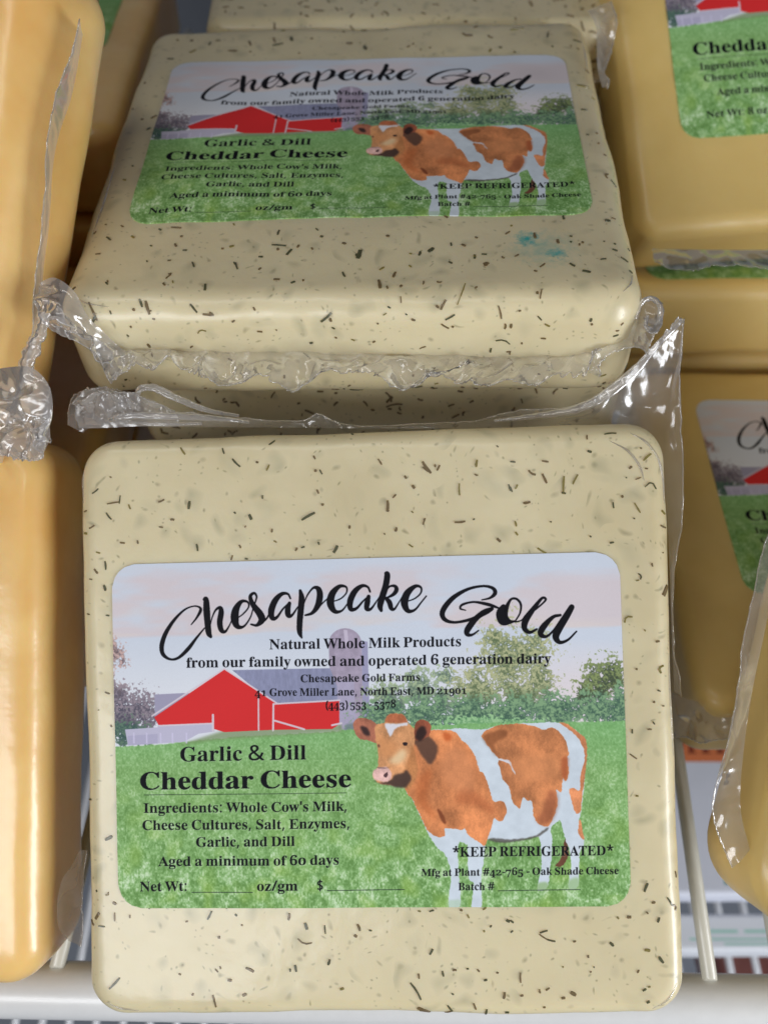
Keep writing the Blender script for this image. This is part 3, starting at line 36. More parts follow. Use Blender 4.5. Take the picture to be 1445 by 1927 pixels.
FILMS = json.loads('''{"A_top":[[[-5.02,5.29,-0.66],[-4.89,5.37,-0.66],[-4.55,5.38,-0.68],[-4.12,5.38,-0.71],[-2.69,5.33,-0.79],[-1.17,5.28,-0.88],[0.17,5.23,-0.96],[1.6,5.19,-1.04],[3.03,5.14,-1.13],[4.17,5.08,-1.19],[4.93,5.02,-1.24],[5.24,4.76,-1.16],[5.34,4.19,-1.18],[5.39,3.24,-1.21],[5.41,1.81,-1.25],[5.42,0.38,-1.29]],[[-5.29,5.44,-0.64],[-5.18,5.7,-0.44],[-5.0,5.94,-0.34],[-4.44,6.0,-0.27],[-3.86,5.85,-0.21],[-3.24,5.57,-0.35],[-2.45,5.46,-0.6],[-1.16,5.4,-0.88],[-0.78,5.51,-0.9],[-0.4,5.33,-0.92],[0.36,5.27,-0.97],[2.07,5.3,-0.97],[2.64,5.43,-0.9],[3.85,5.53,-0.86],[4.67,5.99,-0.7],[5.2,6.54,-0.51],[5.61,6.89,-0.53],[5.54,6.0,-0.65],[5.59,4.91,-0.88],[5.64,3.79,-1.01],[5.5,2.67,-1.13],[5.43,1.35,-1.16],[5.47,0.3,-1.19]]],"A_fold1":[[[-4.34,5.44,-0.09,0.05],[-3.99,5.48,-0.01,0.06],[-3.16,5.45,-0.06,0.07],[-2.39,5.41,-0.31,0.05],[-1.97,5.36,-0.53,0.03]]],"A_fold2":[[[-3.85,5.62,-0.22,0.03],[-3.81,5.93,-0.11,0.06],[-3.55,5.97,-0.12,0.07],[-3.18,5.79,-0.15,0.07],[-2.66,5.57,-0.29,0.05],[-2.15,5.48,-0.52,0.03]]],"A_fold3":[[[2.35,5.28,-0.88,0.03],[3.1,5.34,-0.82,0.06],[3.84,5.44,-0.76,0.09],[4.39,5.72,-0.69,0.1],[4.84,6.09,-0.61,0.08],[5.15,6.45,-0.51,0.05],[5.6,6.86,-0.53,0.03]]],"A_fold4":[[[-4.1,5.41,-0.21,0.03],[-3.47,5.33,-0.14,0.04],[-2.76,5.34,-0.29,0.03]]],"B_front":[[[-4.65,-5.14,-0.88],[-4.16,-5.26,-0.93],[-3.22,-5.26,-0.98],[-1.8,-5.26,-1.05],[-0.29,-5.24,-1.11],[1.22,-5.21,-1.16],[2.63,-5.19,-1.21],[3.86,-5.12,-1.22],[4.34,-4.96,-1.19],[4.63,-4.85,-1.11]],[[-4.58,-5.61,-0.8],[-4.38,-5.81,-0.9],[-4.17,-6.11,-1.02],[-3.98,-5.91,-0.94],[-3.78,-5.74,-0.88],[-3.47,-5.88,-0.94],[-3.22,-5.71,-0.88],[-2.79,-5.84,-0.94],[-2.54,-6.05,-1.05],[-2.1,-5.97,-1.08],[-1.55,-5.97,-1.11],[-1.08,-6.09,-1.16],[-0.72,-5.93,-1.12],[-0.26,-5.82,-1.12],[0.29,-5.87,-1.12],[0.62,-6.06,-1.22],[1.12,-5.97,-1.24],[1.4,-5.79,-1.18],[1.77,-5.92,-1.24],[2.18,-5.99,-1.31],[2.69,-5.93,-1.29],[3.15,-5.88,-1.27],[3.52,-5.72,-1.23],[3.98,-5.76,-1.22],[4.16,-5.44,-1.1],[4.28,-5.32,-1.02]]],"B_left":[[[-5.33,-4.95,0.26],[-5.04,-4.96,0.36],[-4.68,-5.21,0.27],[-4.53,-5.37,-0.11],[-4.35,-5.42,-0.41],[-4.17,-5.4,-0.78],[-3.94,-5.46,-0.97]],[[-5.35,-5.01,0.21],[-5.33,-5.32,0.1],[-5.18,-5.65,-0.04],[-4.97,-5.71,-0.22],[-4.71,-5.73,-0.38],[-4.41,-5.79,-0.69],[-4.19,-6.04,-1.03]]],"B_leftb":[[[-5.18,-5.31,0.22],[-4.92,-5.53,0.29],[-4.77,-5.67,0.18],[-4.64,-5.66,-0.08],[-4.43,-5.6,-0.42],[-4.24,-5.43,-0.81]],[[-5.13,-5.67,0.07],[-5.0,-5.75,-0.0],[-4.78,-5.81,-0.06],[-4.59,-5.83,-0.21],[-4.37,-5.77,-0.56],[-4.17,-5.84,-0.87]]],"B_right":[[[4.07,-5.69,-1.29],[4.13,-5.31,-1.13],[4.22,-5.05,-1.06],[4.5,-4.99,-1.02],[4.78,-4.91,-0.97],[4.8,-4.85,-0.68],[4.91,-4.76,-0.48],[5.11,-4.76,-0.37],[5.31,-4.86,-0.45]],[[4.09,-5.78,-1.24],[4.18,-5.67,-1.16],[4.35,-5.54,-1.06],[4.58,-5.46,-1.02],[4.84,-5.46,-0.9],[4.97,-5.65,-0.92],[5.03,-5.58,-0.75],[5.2,-5.37,-0.6],[5.33,-5.08,-0.5]]],"B_loop":[[[4.82,-5.16,-0.54,0.04],[4.9,-4.96,-0.38,0.05],[5.08,-4.88,-0.33,0.05],[5.24,-4.98,-0.42,0.05],[5.22,-5.19,-0.59,0.05],[5.1,-5.33,-0.68,0.05],[4.99,-5.24,-0.61,0.04],[5.02,-5.1,-0.5,0.03]]],"L1_seam":[[[3.56,5.06,-2.0],[3.75,4.45,-1.94],[4.02,3.63,-1.77],[4.27,2.81,-1.6],[4.41,1.94,-1.48],[4.61,1.0,-1.39],[4.71,0.08,-1.36],[4.79,-0.57,-1.35]],[[3.81,4.87,-1.66],[4.0,4.28,-1.59],[4.27,3.47,-1.44],[4.42,2.7,-1.33],[4.56,1.85,-1.22],[4.75,0.94,-1.18],[4.91,0.03,-1.12],[4.92,-0.59,-1.19]]],"L1_tail":[[[5.43,-1.27,-0.71,0.12],[5.45,-1.58,-0.69,0.11],[5.38,-1.87,-0.63,0.15],[5.35,-2.19,-0.59,0.14],[5.42,-2.44,-0.6,0.12]]],"L1_knot":[[[4.92,-2.4,-0.13],[5.45,-2.24,-0.19],[5.83,-2.19,-0.27],[6.1,-2.38,-0.39],[6.24,-2.69,-0.43],[6.19,-3.04,-0.49],[6.06,-3.33,-0.4]],[[5.18,-3.68,-0.15],[5.57,-3.63,-0.13],[5.9,-3.65,-0.18],[6.2,-3.6,-0.22],[6.25,-3.47,-0.37],[6.18,-3.31,-0.46],[6.05,-3.19,-0.52]]],"L2_corner":[[[5.25,-2.61,-0.83],[5.18,-2.83,-0.63],[5.06,-3.03,-0.53],[5.01,-3.41,-0.44],[5.04,-3.83,-0.45],[5.17,-4.11,-0.56]],[[5.29,-2.64,-0.94],[5.29,-3.03,-0.95],[5.32,-3.37,-0.86],[5.34,-3.76,-0.87],[5.34,-4.04,-0.87],[5.32,-4.33,-0.88]]],"R2_front":[[[-5.44,-4.42,-0.2],[-4.96,-4.57,-0.32],[-4.47,-4.61,-0.35],[-3.87,-4.63,-0.37],[-3.0,-4.63,-0.37]],[[-5.5,-5.36,-0.43],[-5.2,-5.35,-0.42],[-4.88,-5.42,-0.48],[-4.61,-5.38,-0.44],[-4.02,-5.36,-0.43],[-3.17,-5.38,-0.44]]],"R1_front":[[[-5.66,-5.9,1.13],[-4.82,-5.98,1.12],[-3.91,-6.06,1.12],[-2.9,-6.14,1.12]],[[-5.76,-6.38,1.47],[-4.99,-6.53,1.46],[-4.1,-6.55,1.46],[-3.11,-6.68,1.46]]],"R3_edge":[[[-5.55,2.81,-0.25],[-5.64,1.76,-0.14],[-5.6,0.58,-0.13],[-5.58,-0.5,-0.12],[-5.45,-1.55,-0.2],[-5.26,-2.41,-0.27],[-4.93,-3.04,-0.31]],[[-5.74,2.67,-0.37],[-5.83,1.43,-0.37],[-5.71,-0.11,-0.4],[-5.64,-1.46,-0.4],[-5.7,-2.37,-0.38],[-5.51,-2.86,-0.41],[-5.09,-3.41,-0.44]]],"D_side":[[[3.9,-5.99,0.79],[4.04,-6.47,0.66],[4.02,-7.04,0.47],[3.95,-7.8,0.39],[4.0,-8.3,0.25]],[[4.43,-5.81,0.93],[4.48,-6.47,0.66],[4.34,-7.09,0.44],[4.15,-7.7,0.34],[4.09,-8.35,0.21]]],"A_knot":[[[-4.97,5.34,-0.36],[-4.56,5.32,-0.28],[-4.09,5.33,-0.31],[-3.53,5.34,-0.34],[-3.18,5.34,-0.46]],[[-4.99,5.71,-0.05],[-4.71,5.93,0.04],[-4.29,5.96,0.02],[-3.89,5.85,-0.01],[-3.22,5.55,-0.25]]],"A_knot2":[[[-4.82,5.38,-0.27],[-4.43,5.36,-0.19],[-4.06,5.36,-0.21]],[[-4.73,5.77,0.24],[-4.36,5.84,0.22],[-3.75,5.71,0.08]]]}''')

# ---------------------------------------------------------------- printed label artwork (flat print)
LW, LH = 1290, 877                       # label texture size in pixels
LC = [(213, 1068), (1166, 1038), (1189, 1703), (220, 1706)]   # label outline the drawing units refer to
def homography(src, dst):
    A = []; b = []
    for (x, y), (u, v) in zip(src, dst):
        A.append([x, y, 1, 0, 0, 0, -u*x, -u*y]); b.append(u)
        A.append([0, 0, 0, x, y, 1, -v*x, -v*y]); b.append(v)
    h = np.linalg.solve(np.array(A, float), np.array(b, float))
    return np.append(h, 1).reshape(3, 3)
HL = homography(LC, [(0, 0), (LW, 0), (LW, LH), (0, LH)])
def tp(p):
    p = np.asarray(p, float); q = np.c_[p, np.ones(len(p))] @ HL.T
    return q[:, :2]/q[:, 2:]
def fill_mask(contours, shape, ss=3):
    """anti-aliased non-zero fill; returns (x0, y0, mask)"""
    allp = np.concatenate(contours)
    x0 = max(int(math.floor(allp[:, 0].min()))-1, 0); y0 = max(int(math.floor(allp[:, 1].min()))-1, 0)
    x1 = min(int(math.ceil(allp[:, 0].max()))+2, shape[1]); y1 = min(int(math.ceil(allp[:, 1].max()))+2, shape[0])
    if x1 <= x0 or y1 <= y0: return None
    R = (y1-y0)*ss; Cn = (x1-x0)*ss
    diff = np.zeros((R, Cn+1), np.int32)
    for c in contours:
        a = (c-[x0, y0])*ss; b = np.roll(a, -1, 0)
        for (ax, ay), (bx, by) in zip(a.tolist(), b.tolist()):
            if ay == by: continue
            d = 1
            if ay > by: ax, ay, bx, by, d = bx, by, ax, ay, -1
            r0 = max(int(math.ceil(ay-.5)), 0); r1 = min(int(math.ceil(by-.5)), R)
            if r1 <= r0: continue
            rr = np.arange(r0, r1)
            xx = ax+(rr+.5-ay)*(bx-ax)/(by-ay)
            ii = np.clip(np.ceil(xx-.5).astype(int), 0, Cn)
            diff[rr, ii] += d
    m = (np.cumsum(diff, 1)[:, :Cn] != 0).astype(np.float32)
    return x0, y0, m.reshape(y1-y0, ss, x1-x0, ss).mean((1, 3))
def paint(img, contours, col, alpha=1.0, soft=0, tex=None):
    r = fill_mask(contours, img.shape)
    if r is None: return
    x0, y0, m = r
    if soft:
        pad = soft*2; h, w = m.shape
        X0 = max(x0-pad, 0); Y0 = max(y0-pad, 0); X1 = min(x0+w+pad, img.shape[1]); Y1 = min(y0+h+pad, img.shape[0])
        M = np.zeros((Y1-Y0, X1-X0), np.float32); M[y0-Y0:y0-Y0+h, x0-X0:x0-X0+w] = m
        for _ in range(2):
            for ax in (0, 1):
                k = 2*(soft//2)+1
                Pd = [(0, 0), (0, 0)]; Pd[ax] = (k//2+1, k//2)
                cs = np.cumsum(np.pad(M, Pd, mode='edge'), ax)
                M = (cs[k:]-cs[:-k])/k if ax == 0 else (cs[:, k:]-cs[:, :-k])/k
        x0, y0, m = X0, Y0, M
    h, w = m.shape; a = (m*alpha)[..., None]
    reg = img[y0:y0+h, x0:x0+w]
    c = np.array(col, np.float32)/255.
    if tex is not None: c = c*tex[y0:y0+h, x0:x0+w, None]
    reg[:] = reg*(1-a)+c*a
def catmull(pts, n=6):
    P = np.array(pts, float); P = np.vstack([2*P[0]-P[1], P, 2*P[-1]-P[-2]]); out = []
    for i in range(1, len(P)-2):
        for k in range(n):
            t = k/n
            out.append(.5*((2*P[i])+(-P[i-1]+P[i+1])*t+(2*P[i-1]-5*P[i]+4*P[i+1]-P[i+2])*t*t+(-P[i-1]+3*P[i]-3*P[i+1]+P[i+2])*t**3))
    out.append(P[-2]); return np.array(out)
def brush(pts):
    """variable width stroke (x, y, width) -> contours of one winding"""
    q = catmull(pts); cs = []
    ang = np.linspace(0, 2*np.pi, 11)[:-1]
    for i in range(len(q)):
        r = max(q[i, 2]*1.1+.35, 1.2)/2
        cs.append(np.c_[q[i, 0]+r*np.cos(ang), q[i, 1]+r*np.sin(ang)])
        if i+1 < len(q):
            d = q[i+1, :2]-q[i, :2]; L = np.hypot(*d)
            if L < 1e-6: continue
            nrm = np.array([-d[1], d[0]])/L; r2 = max(q[i+1, 2]*1.1+.35, 1.2)/2
            cs.append(np.array([q[i, :2]-nrm*r, q[i+1, :2]-nrm*r2, q[i+1, :2]+nrm*r2, q[i, :2]+nrm*r]))
    return cs
def vnoise(shape, cell, seed, oct=1, ax=1.0):
    rg = np.random.RandomState(seed); out = np.zeros(shape, np.float32); amp = 1; tot = 0
    for o in range(oct):
        cx = max(cell*ax/2**o, 1.0); cy = max(cell/2**o, 1.0)
        gh = int(shape[0]/cy)+3; gw = int(shape[1]/cx)+3
        g = rg.rand(gh, gw).astype(np.float32)
        y = np.arange(shape[0])/cy; x = np.arange(shape[1])/cx
        yi = y.astype(int); xi = x.astype(int); fy = y-yi; fx = x-xi
        fy = (fy*fy*(3-2*fy))[:, None]; fx = (fx*fx*(3-2*fx))[None]
        a = g[yi][:, xi]; b = g[yi][:, xi+1]; c = g[yi+1][:, xi]; d = g[yi+1][:, xi+1]
        out += amp*((a*(1-fx)+b*fx)*(1-fy)+(c*(1-fx)+d*fx)*fy); tot += amp; amp *= .6
    return out/tot
def Z(ox, oy, s, pts):
    return [(ox+p[0]/s, oy+p[1]/s)+tuple(v/s for v in p[2:]) for p in pts]
OSF = {'3': -.2, '4': -.2, '5': -.2, '7': -.2, '9': -.2}
def text(img, s, x0, y0, x1, y1, cap, col=(10, 11, 18), alpha=1, halo=0, embolden=0):
    pen = 0; items = []
    oldstyle = True
    for ch in s:
        if ch == ' ': pen += 72; continue
        adv, cs = GLYPHS[ch]; items.append((ch, pen, cs)); pen += adv
    W = pen; out = []
    kx = (x1-x0)/W; ky = cap/228.
    for ch, px, cs in items:
        for c in cs:
            a = np.array(c, float).reshape(-1, 2)
            if ch.isdigit() and ch not in '68':
                a[:, 1] = a[:, 1]*(.72 if ch in '012' else .98)+(-62 if ch in OSF else 0)
            elif ch.islower(): a[:, 1] *= 1.0 if a[:, 1].max() > 190 else 1.05
            gx = x0+(px+a[:, 0])*kx; gy = y0+(y1-y0)*(gx-x0)/(x1-x0)-a[:, 1]*ky
            out.append((ch, np.c_[gx, gy]))
    # glyph by glyph: contours of one glyph share winding
    k = 0; seq = []
    for ch, px, cs in items:
        seq.append((ch, [o[1] for o in out[k:k+len(cs)]])); k += len(cs)
    for ch, cs in seq:
        if not cs: continue
        if halo: paint(img, [tp(c+[1.3, 1.5]) for c in cs], (205, 225, 195), halo)
    for ch, cs in seq:
        if not cs: continue
        paint(img, [tp(c) for c in cs], col, alpha)
        if not ch.isalnum() and ch not in ',:' or embolden:
            paint(img, [tp(c+[.8, 0]) for c in cs], col, alpha)
def rule(img, xa, ya, xb, yb, w=1.3):
    paint(img, [tp([(xa, ya-w/2), (xb, yb-w/2), (xb, yb+w/2), (xa, ya+w/2)])], (30, 38, 38), .9)
SCRIPT1 = [  # "Chesapeake", first half
 [(678,622,6),(720,570,13),(755,510,22),(752,480,15),(700,468,9),(620,500,13),(530,590,22),(460,700,31),(428,800,34),(440,872,28),(500,912,16),(570,898,20),(650,825,27),(720,735,17),(790,650,8)],
 [(785,412,18),(803,412,38),(808,500,50),(815,600,46),(825,690,42),(842,722,22)],
 [(835,640,6),(855,560,8),(885,498,14),(922,480,26),(930,520,40),(918,600,42),(930,665,36),(962,680,20),(995,635,9),(1020,580,7)],
 [(1050,575,6),(1110,535,9),(1160,475,10),(1152,432,14),(1100,428,26),(1055,490,50),(1043,570,60),(1065,635,38),(1120,635,15),(1175,560,9),(1200,480,8)],
 [(1198,485,8),(1218,430,10),(1228,385,14),(1207,357,18),(1175,385,26),(1195,450,38),(1255,530,52),(1272,580,50),(1230,625,22),(1180,618,12)],
 [(1280,600,14),(1315,565,12),(1340,520,10)]]
SCRIPT2 = [
 [(205,400,12),(182,362,16),(130,364,28),(75,420,44),(42,505,48),(52,565,36),(90,558,20),(140,490,12),(190,440,10)],
 [(197,440,26),(182,490,42),(187,540,38),(218,540,18),(268,470,8)],
 [(288,335,22),(300,400,44),(292,500,46),(283,600,44),(283,680,38),(300,728,12)],
 [(320,440,6),(350,370,10),(400,310,16),(443,320,38),(455,380,48),(435,460,42),(390,520,24),(330,540,12)],
 [(430,485,14),(475,440,9),(530,390,8)],
 [(560,425,6),(630,400,9),(680,350,10),(678,302,14),(620,297,28),(560,360,50),(545,440,56),(580,505,34),(640,500,14),(690,440,8)],
 [(880,340,14),(860,300,16),(810,292,26),(750,340,42),(712,420,46),(717,486,34),(765,480,20),(820,420,12),(870,375,10)],
 [(868,380,28),(857,430,42),(852,482,34),(887,484,18),(935,420,9),(962,380,7)],
 [(1015,185,24),(1027,200,44),(1013,290,46),(985,380,48),(965,455,44),(975,498,22)],
 [(1000,370,8),(1040,300,12),(1090,292,22),(1105,322,32),(1080,360,26),(1035,385,14),(1010,395,10)],
 [(1018,395,26),(1045,430,38),(1060,478,32),(1087,484,16),(1130,420,8),(1160,370,7)],
 [(1195,420,7),(1260,395,9),(1310,350,11),(1313,303,15),(1265,292,26),(1197,350,50),(1172,430,56),(1200,498,34),(1260,490,16),(1320,420,10),(1358,374,9)]]
SCRIPT3 = [
 [(400,340,6),(460,325,14),(496,290,26),(478,256,20),(410,242,14),(300,265,18),(190,330,29),(120,420,34),(132,478,26),(200,500,16),(300,484,18),(380,455,22),(440,425,24),(475,402,20)],
 [(285,414,5),(246,402,11),(262,374,14),(340,355,12),(430,368,20),(480,382,18),(525,398,9)],
 [(470,404,24),(420,425,34),(365,465,34),(318,520,40),(292,565,36),(302,588,24),(335,586,14),(378,556,7)],
 [(640,490,8),(675,430,10),(680,370,14),(650,332,14),(608,336,14),(577,400,26),(580,460,16),(620,492,9),(680,485,7),(712,450,8)],
 [(556,392,40),(534,435,56),(552,488,56),(600,496,24),(640,488,10)],
 [(700,470,8),(780,410,10),(840,360,10),(860,332,14),(832,326,16),(772,400,30),(716,480,42),(707,540,34),(745,568,20),(795,545,12)],
 [(965,445,16),(910,460,22),(842,530,40),(822,578,34),(860,598,18),(910,560,12),(960,490,9)],
 [(1047,388,36),(1010,450,44),(960,530,48),(932,596,44),(960,638,24),(1020,620,14),(1082,560,9)]]
def make_art(variant='dill'):
    img = np.zeros((LH, LW, 3), np.float32)
    sh = (LH, LW)
    iy, ix = np.mgrid[0:LH, 0:LW]
    Hi = np.linalg.inv(HL)
    w_ = Hi[2, 0]*ix+Hi[2, 1]*iy+Hi[2, 2]
    X = ((Hi[0, 0]*ix+Hi[0, 1]*iy+Hi[0, 2])/w_).astype(np.float32)
    Y = ((Hi[1, 0]*ix+Hi[1, 1]*iy+Hi[1, 2])/w_).astype(np.float32)
    def C(*c): return np.array(c, np.float32)/255
    # dawn sky: pale blue, pink cloud bands, clear strip below
    blue = C(206, 213, 226); pink = C(213, 203, 208); peach = C(219, 208, 206); low = C(220, 223, 231)
    n1 = vnoise(sh, 70, 1, 4, 3.5); n2 = vnoise(sh, 30, 2, 3, 5)
    t = np.clip((n1-.40)*5+.3, 0, 1)*np.clip((Y-1052+30*(n2-.5))/40, 0, 1)
    sky = blue+(pink-blue)*t[..., None]
    t2 = np.clip((Y-1130)/50, 0, 1)*np.clip((n2-.42)*4, 0, 1)*.8
    sky = sky+(peach-sky)*t2[..., None]
    edge = np.clip((Y-(1197-(X-213)*.028)-16*(n1-.5))/5, 0, 1)
    lowc = blue+(low-blue)*np.clip((Y-1200)/100, 0, 1)[..., None]
    lowc = lowc+(C(226, 216, 220)-lowc)*(np.clip((X-800)/300, 0, 1)*np.clip((Y-1200)/90, 0, 1))[..., None]
    img[:] = sky*(1-edge[..., None])+lowc*edge[..., None]
    def blend(mask, col): img[:] = img*(1-mask[..., None])+col*mask[..., None]
    fine = vnoise(sh, 6.5, 5, 3); mid = vnoise(sh, 22, 6, 3); spk = vnoise(sh, 3.5, 7, 2)
    def foliage(ells, dark, light, dens=.0, edge=22., alpha=1.):
        d = np.full(sh, -9., np.float32)
        for ex, ey, rx, ry in ells: d = np.maximum(d, 1-np.sqrt(((X-ex)/rx)**2+((Y-ey)/ry)**2))
        m = np.clip((d*1.5+(fine-.5)*2.6+(spk-.5)*1.3+(mid-.5)*1.4+dens)*2.6, 0, 1)*alpha
        tt = np.clip((fine-.5)*2.6+(spk-.5)*1.6+.5, 0, 1)[..., None]
        blend(m, C(*dark)*(1-tt)+C(*light)*tt)
    # farm buildings
    def poly(pts, col, a=1., soft=0, tex=None): paint(img, [tp(pts)], col, a, soft, tex)
    foliage([(215,1232,24,30),(232,1245,14,16)], (100,85,90), (205,175,170), -.15)
    foliage([(222,1305,30,22)], (110,100,108), (190,170,172), -.1)
    foliage([(235,1350,52,50),(270,1345,30,35)], (88,84,98), (150,138,148), .15)
    foliage([(240,1378,40,26)], (62,88,86), (100,126,108), .1)
    poly([(291,1307),(355,1304),(345,1335),(291,1350)], (160,156,180))
    poly([(436,1262),(636,1257),(642,1322),(510,1324)], (140,143,172), 1, 0, .93+.14*vnoise(sh, 14, 9, 2, .4))
    bx = []
    for k in range(13): a = math.pi*k/12; bx.append((648-31*math.cos(a), 1212-29*math.sin(a)))
    poly(bx+[(681,1372),(636,1372),(632,1290),(618,1255)], (168,156,176), 1, 0, .9+.2*vnoise(sh, 12, 10, 3))
    poly([(679,1206),(690,1208),(694,1368),(681,1370)], (158,156,186))
    poly([(645,1186),(652,1186),(655,1215),(648,1215)], (206,196,214), .8)
    poly([(632,1280),(664,1280),(668,1372),(634,1372)], (176,172,200), .6)
    # far trees and hedge
    foliage([(735,1330,48,44),(720,1310,30,30),(790,1300,40,38),(830,1325,48,44),(770,1275,14,16),(832,1272,22,18)], (92,112,100), (170,186,150), -.02)
    foliage([(955,1240,54,66),(985,1225,50,44),(930,1205,28,26),(900,1300,50,50),(980,1310,72,52),(1010,1275,34,40)], (100,116,84), (184,186,144), -.02)
    foliage([(1130,1290,50,46),(1150,1275,38,38),(1100,1310,30,32)], (72,84,66), (138,152,100), .02)
    foliage([(720,1345,50,26),(800,1345,60,30),(880,1345,60,30),(960,1345,60,32),(1050,1335,60,30),(1130,1335,60,30),(1180,1325,40,34)], (74,104,88), (134,168,128), .3)
    foliage([(900,1356,70,10),(980,1358,50,8)], (110,160,110), (160,200,150), .1)
    poly([(648,1362),(700,1352),(705,1380),(640,1385)], (110,128,128), .8, 4)
    # meadow
    gn = vnoise(sh, 4.5, 11, 2, .8); gm = vnoise(sh, 24, 12, 3); gb = vnoise(sh, 9, 13, 2, .5)
    hz = np.interp(X, [200, 300, 440, 600, 700, 900, 1190], [1404, 1398, 1384, 1376, 1366, 1358, 1352])
    gmask = np.clip((Y-hz+4*(fine-.5))/2.5, 0, 1)
    near = np.clip((Y-1430)/240, 0, 1)
    v = (gn-.5)*(.7+.25*near)+(gm-.5)*.9*(.4+near)+(gb-.5)*.75*near
    g0, g1, g2 = C(104, 146, 80), C(142, 184, 118), C(202, 226, 186)
    vv = np.clip(v+.42, 0, 1)[..., None]
    gc = np.where(vv < .5, g0+(g1-g0)*vv*2, g1+(g2-g1)*(vv-.5)*2)
    yl = np.clip((vnoise(sh, 46, 14, 2)-.5)*3, 0, 1)[..., None]*near[..., None]
    gc = gc+(C(150, 186, 84)-gc)*yl*.5
    gc = gc+(C(120, 186, 126)-gc)*(np.clip(1-(Y-1360)/90, 0, 1)*.35)[..., None]
    blend(gmask, gc)
    poly([(420,1374),(640,1362),(642,1376),(400,1392),(330,1402)], (120,142,96), .75, 6)
    # low white shed, red barn
    poly([(235,1372),(296,1368),(300,1360),(400,1358),(402,1376),(372,1380),(345,1395),(240,1402)], (190,186,208))
    poly([(240,1384),(296,1380),(296,1398),(240,1402)], (174,170,196), .8)
    for x in (250, 274, 300, 322, 348): poly([(x,1378),(x+3,1378),(x+3,1398),(x,1398)], (206,200,226), .8)
    poly([(290,1349),(421,1261),(517,1323),(511,1373),(420,1377),(400,1371),(398,1362),(298,1364)], (214,48,50))
    poly([(513,1325),(636,1318),(636,1362),(622,1371),(513,1373)], (214,48,50))
    for q in [((286,1347,2.4),(421,1259,2.4)),((421,1259,2.4),(519,1324,2.4)),((513,1325,2.4),(637,1317,2.4)),((484,1306,2.4),(484,1374,2.4)),((512,1325,3),(511,1374,3)),((514,1356,3),(570,1372,3)),((399,1345,3.5),(399,1374,3.5)),((299,1365,2.4),(399,1361,2.4)),((622,1364,3),(640,1360,3))]:
        c = brush([q[0], q[1]]); paint(img, [tp(k) for k in c], (216,204,214), .95)
    # the cow
    rj = np.random.RandomState(31)
    def cowpoly(pts, col, a=1., soft=0, tex=None, jag=.9):
        P = np.array(pts, float); n = len(P); q = []
        for i in range(n):
            p0, p1, p2, p3 = P[i-1], P[i], P[(i+1) % n], P[(i+2) % n]
            k = max(2, int(np.hypot(*(p2-p1))/3))
            for j in range(k):
                t = j/k
                q.append(.5*((2*p1)+(-p0+p2)*t+(2*p0-5*p1+4*p2-p3)*t*t+(-p0+3*p1-3*p2+p3)*t**3)+rj.uniform(-jag, jag, 2))
        paint(img, [tp(q)], col, a, soft, tex)
    z4 = lambda P: Z(640, 1330, 4.817, P)
    z5 = lambda P: Z(860, 1330, 4.379, P)
    ct = .84+.16*vnoise(sh, 3, 20, 2, .7)+.18*(vnoise(sh, 14, 24, 2, .6)-.4)+.42*(vnoise(sh, 50, 21, 2)-.4)
    cowpoly(z5([(430,1130),(1010,1150),(1010,1250),(300,1260)]), (96,140,72), .35, 14)
    cowpoly(z5([(870,1150),(890,1080),(915,1160),(905,1240),(860,1300),(805,1300),(850,1240)]), (104,68,52), 1, 0, ct)
    body = z4([(580,740),(600,500),(660,230),(820,203),(1000,195)])+z5([(0,170),(210,180),(330,150),(500,130),(640,125),(800,118),(900,140),(990,195),(1050,260),(1065,330),(1055,480),(1045,650),(1020,850),(1005,950),(1045,1080),(1035,1150),(1010,1180),(1005,1300),(1000,1400),(990,1475),(915,1480),(935,1300),(928,1180),(890,1080),(850,930),(830,930),(770,990),(780,1100),(765,1300),(735,1480),(655,1490),(690,1300),(680,1100),(650,1060),(500,1090),(380,1100),(250,1080),(225,1130),(215,1230),(190,1400),(188,1640),(108,1640),(125,1450),(85,1400),(75,1200),(80,1120)])+z4([(1140,1240),(1060,1230),(1062,1500),(1075,1790),(972,1790),(990,1500),(940,1330),(870,1270),(780,1130),(700,960),(640,830)])
    cowpoly(body, (212,222,232), 1, 0, .94+.08*vnoise(sh, 20, 22, 2))
    cowpoly(z5([(250,1085),(300,1075),(480,1082),(640,1050),(735,985),(745,1000),(650,1065),(500,1098),(360,1112),(255,1095)]), (92,88,84), .85, 2)
    cowpoly(z4([(600,480),(640,320),(660,240),(820,203),(900,205),(1020,215),(1090,290),(1140,330),(1210,430),(1245,540),(1255,570),(1300,610),(1345,740),(1385,850),(1450,845),(1490,880),(1500,950),(1450,1030),(1390,1000),(1375,1040),(1340,1150),(1300,1252),(1240,1210),(1150,1150),(1120,1090),(1090,1105),(940,1090),(935,1160),(860,1165),(780,1110),(700,950),(640,830),(580,740)]), (214,136,88), 1, 0, ct)
    cowpoly(z5([(195,235),(230,190),(330,150),(500,132),(620,150),(700,178),(790,165),(860,220),(900,290),(918,370),(905,420),(918,540),(890,605),(868,575),(855,695),(812,670),(828,780),(790,900),(740,975),(660,950),(625,880),(612,770),(570,765),(545,735),(525,780),(510,830),(450,770),(420,650),(370,590),(350,520),(335,435),(430,460),(410,440),(345,420),(290,370),(230,290)]), (214,138,90), 1, 0, ct)
    cowpoly(z5([(840,122),(900,130),(990,195),(1060,260),(1068,400),(1052,560),(1032,700),(1015,855),(970,850),(925,690),(950,655),(1008,680),(1015,560),(1045,450),(1045,350),(990,240),(920,180)]), (216,140,96), 1, 0, ct)
    cowpoly(z5([(1008,920),(998,1030),(1045,1085),(1025,960)]), (212,140,98), 1, 0, ct)
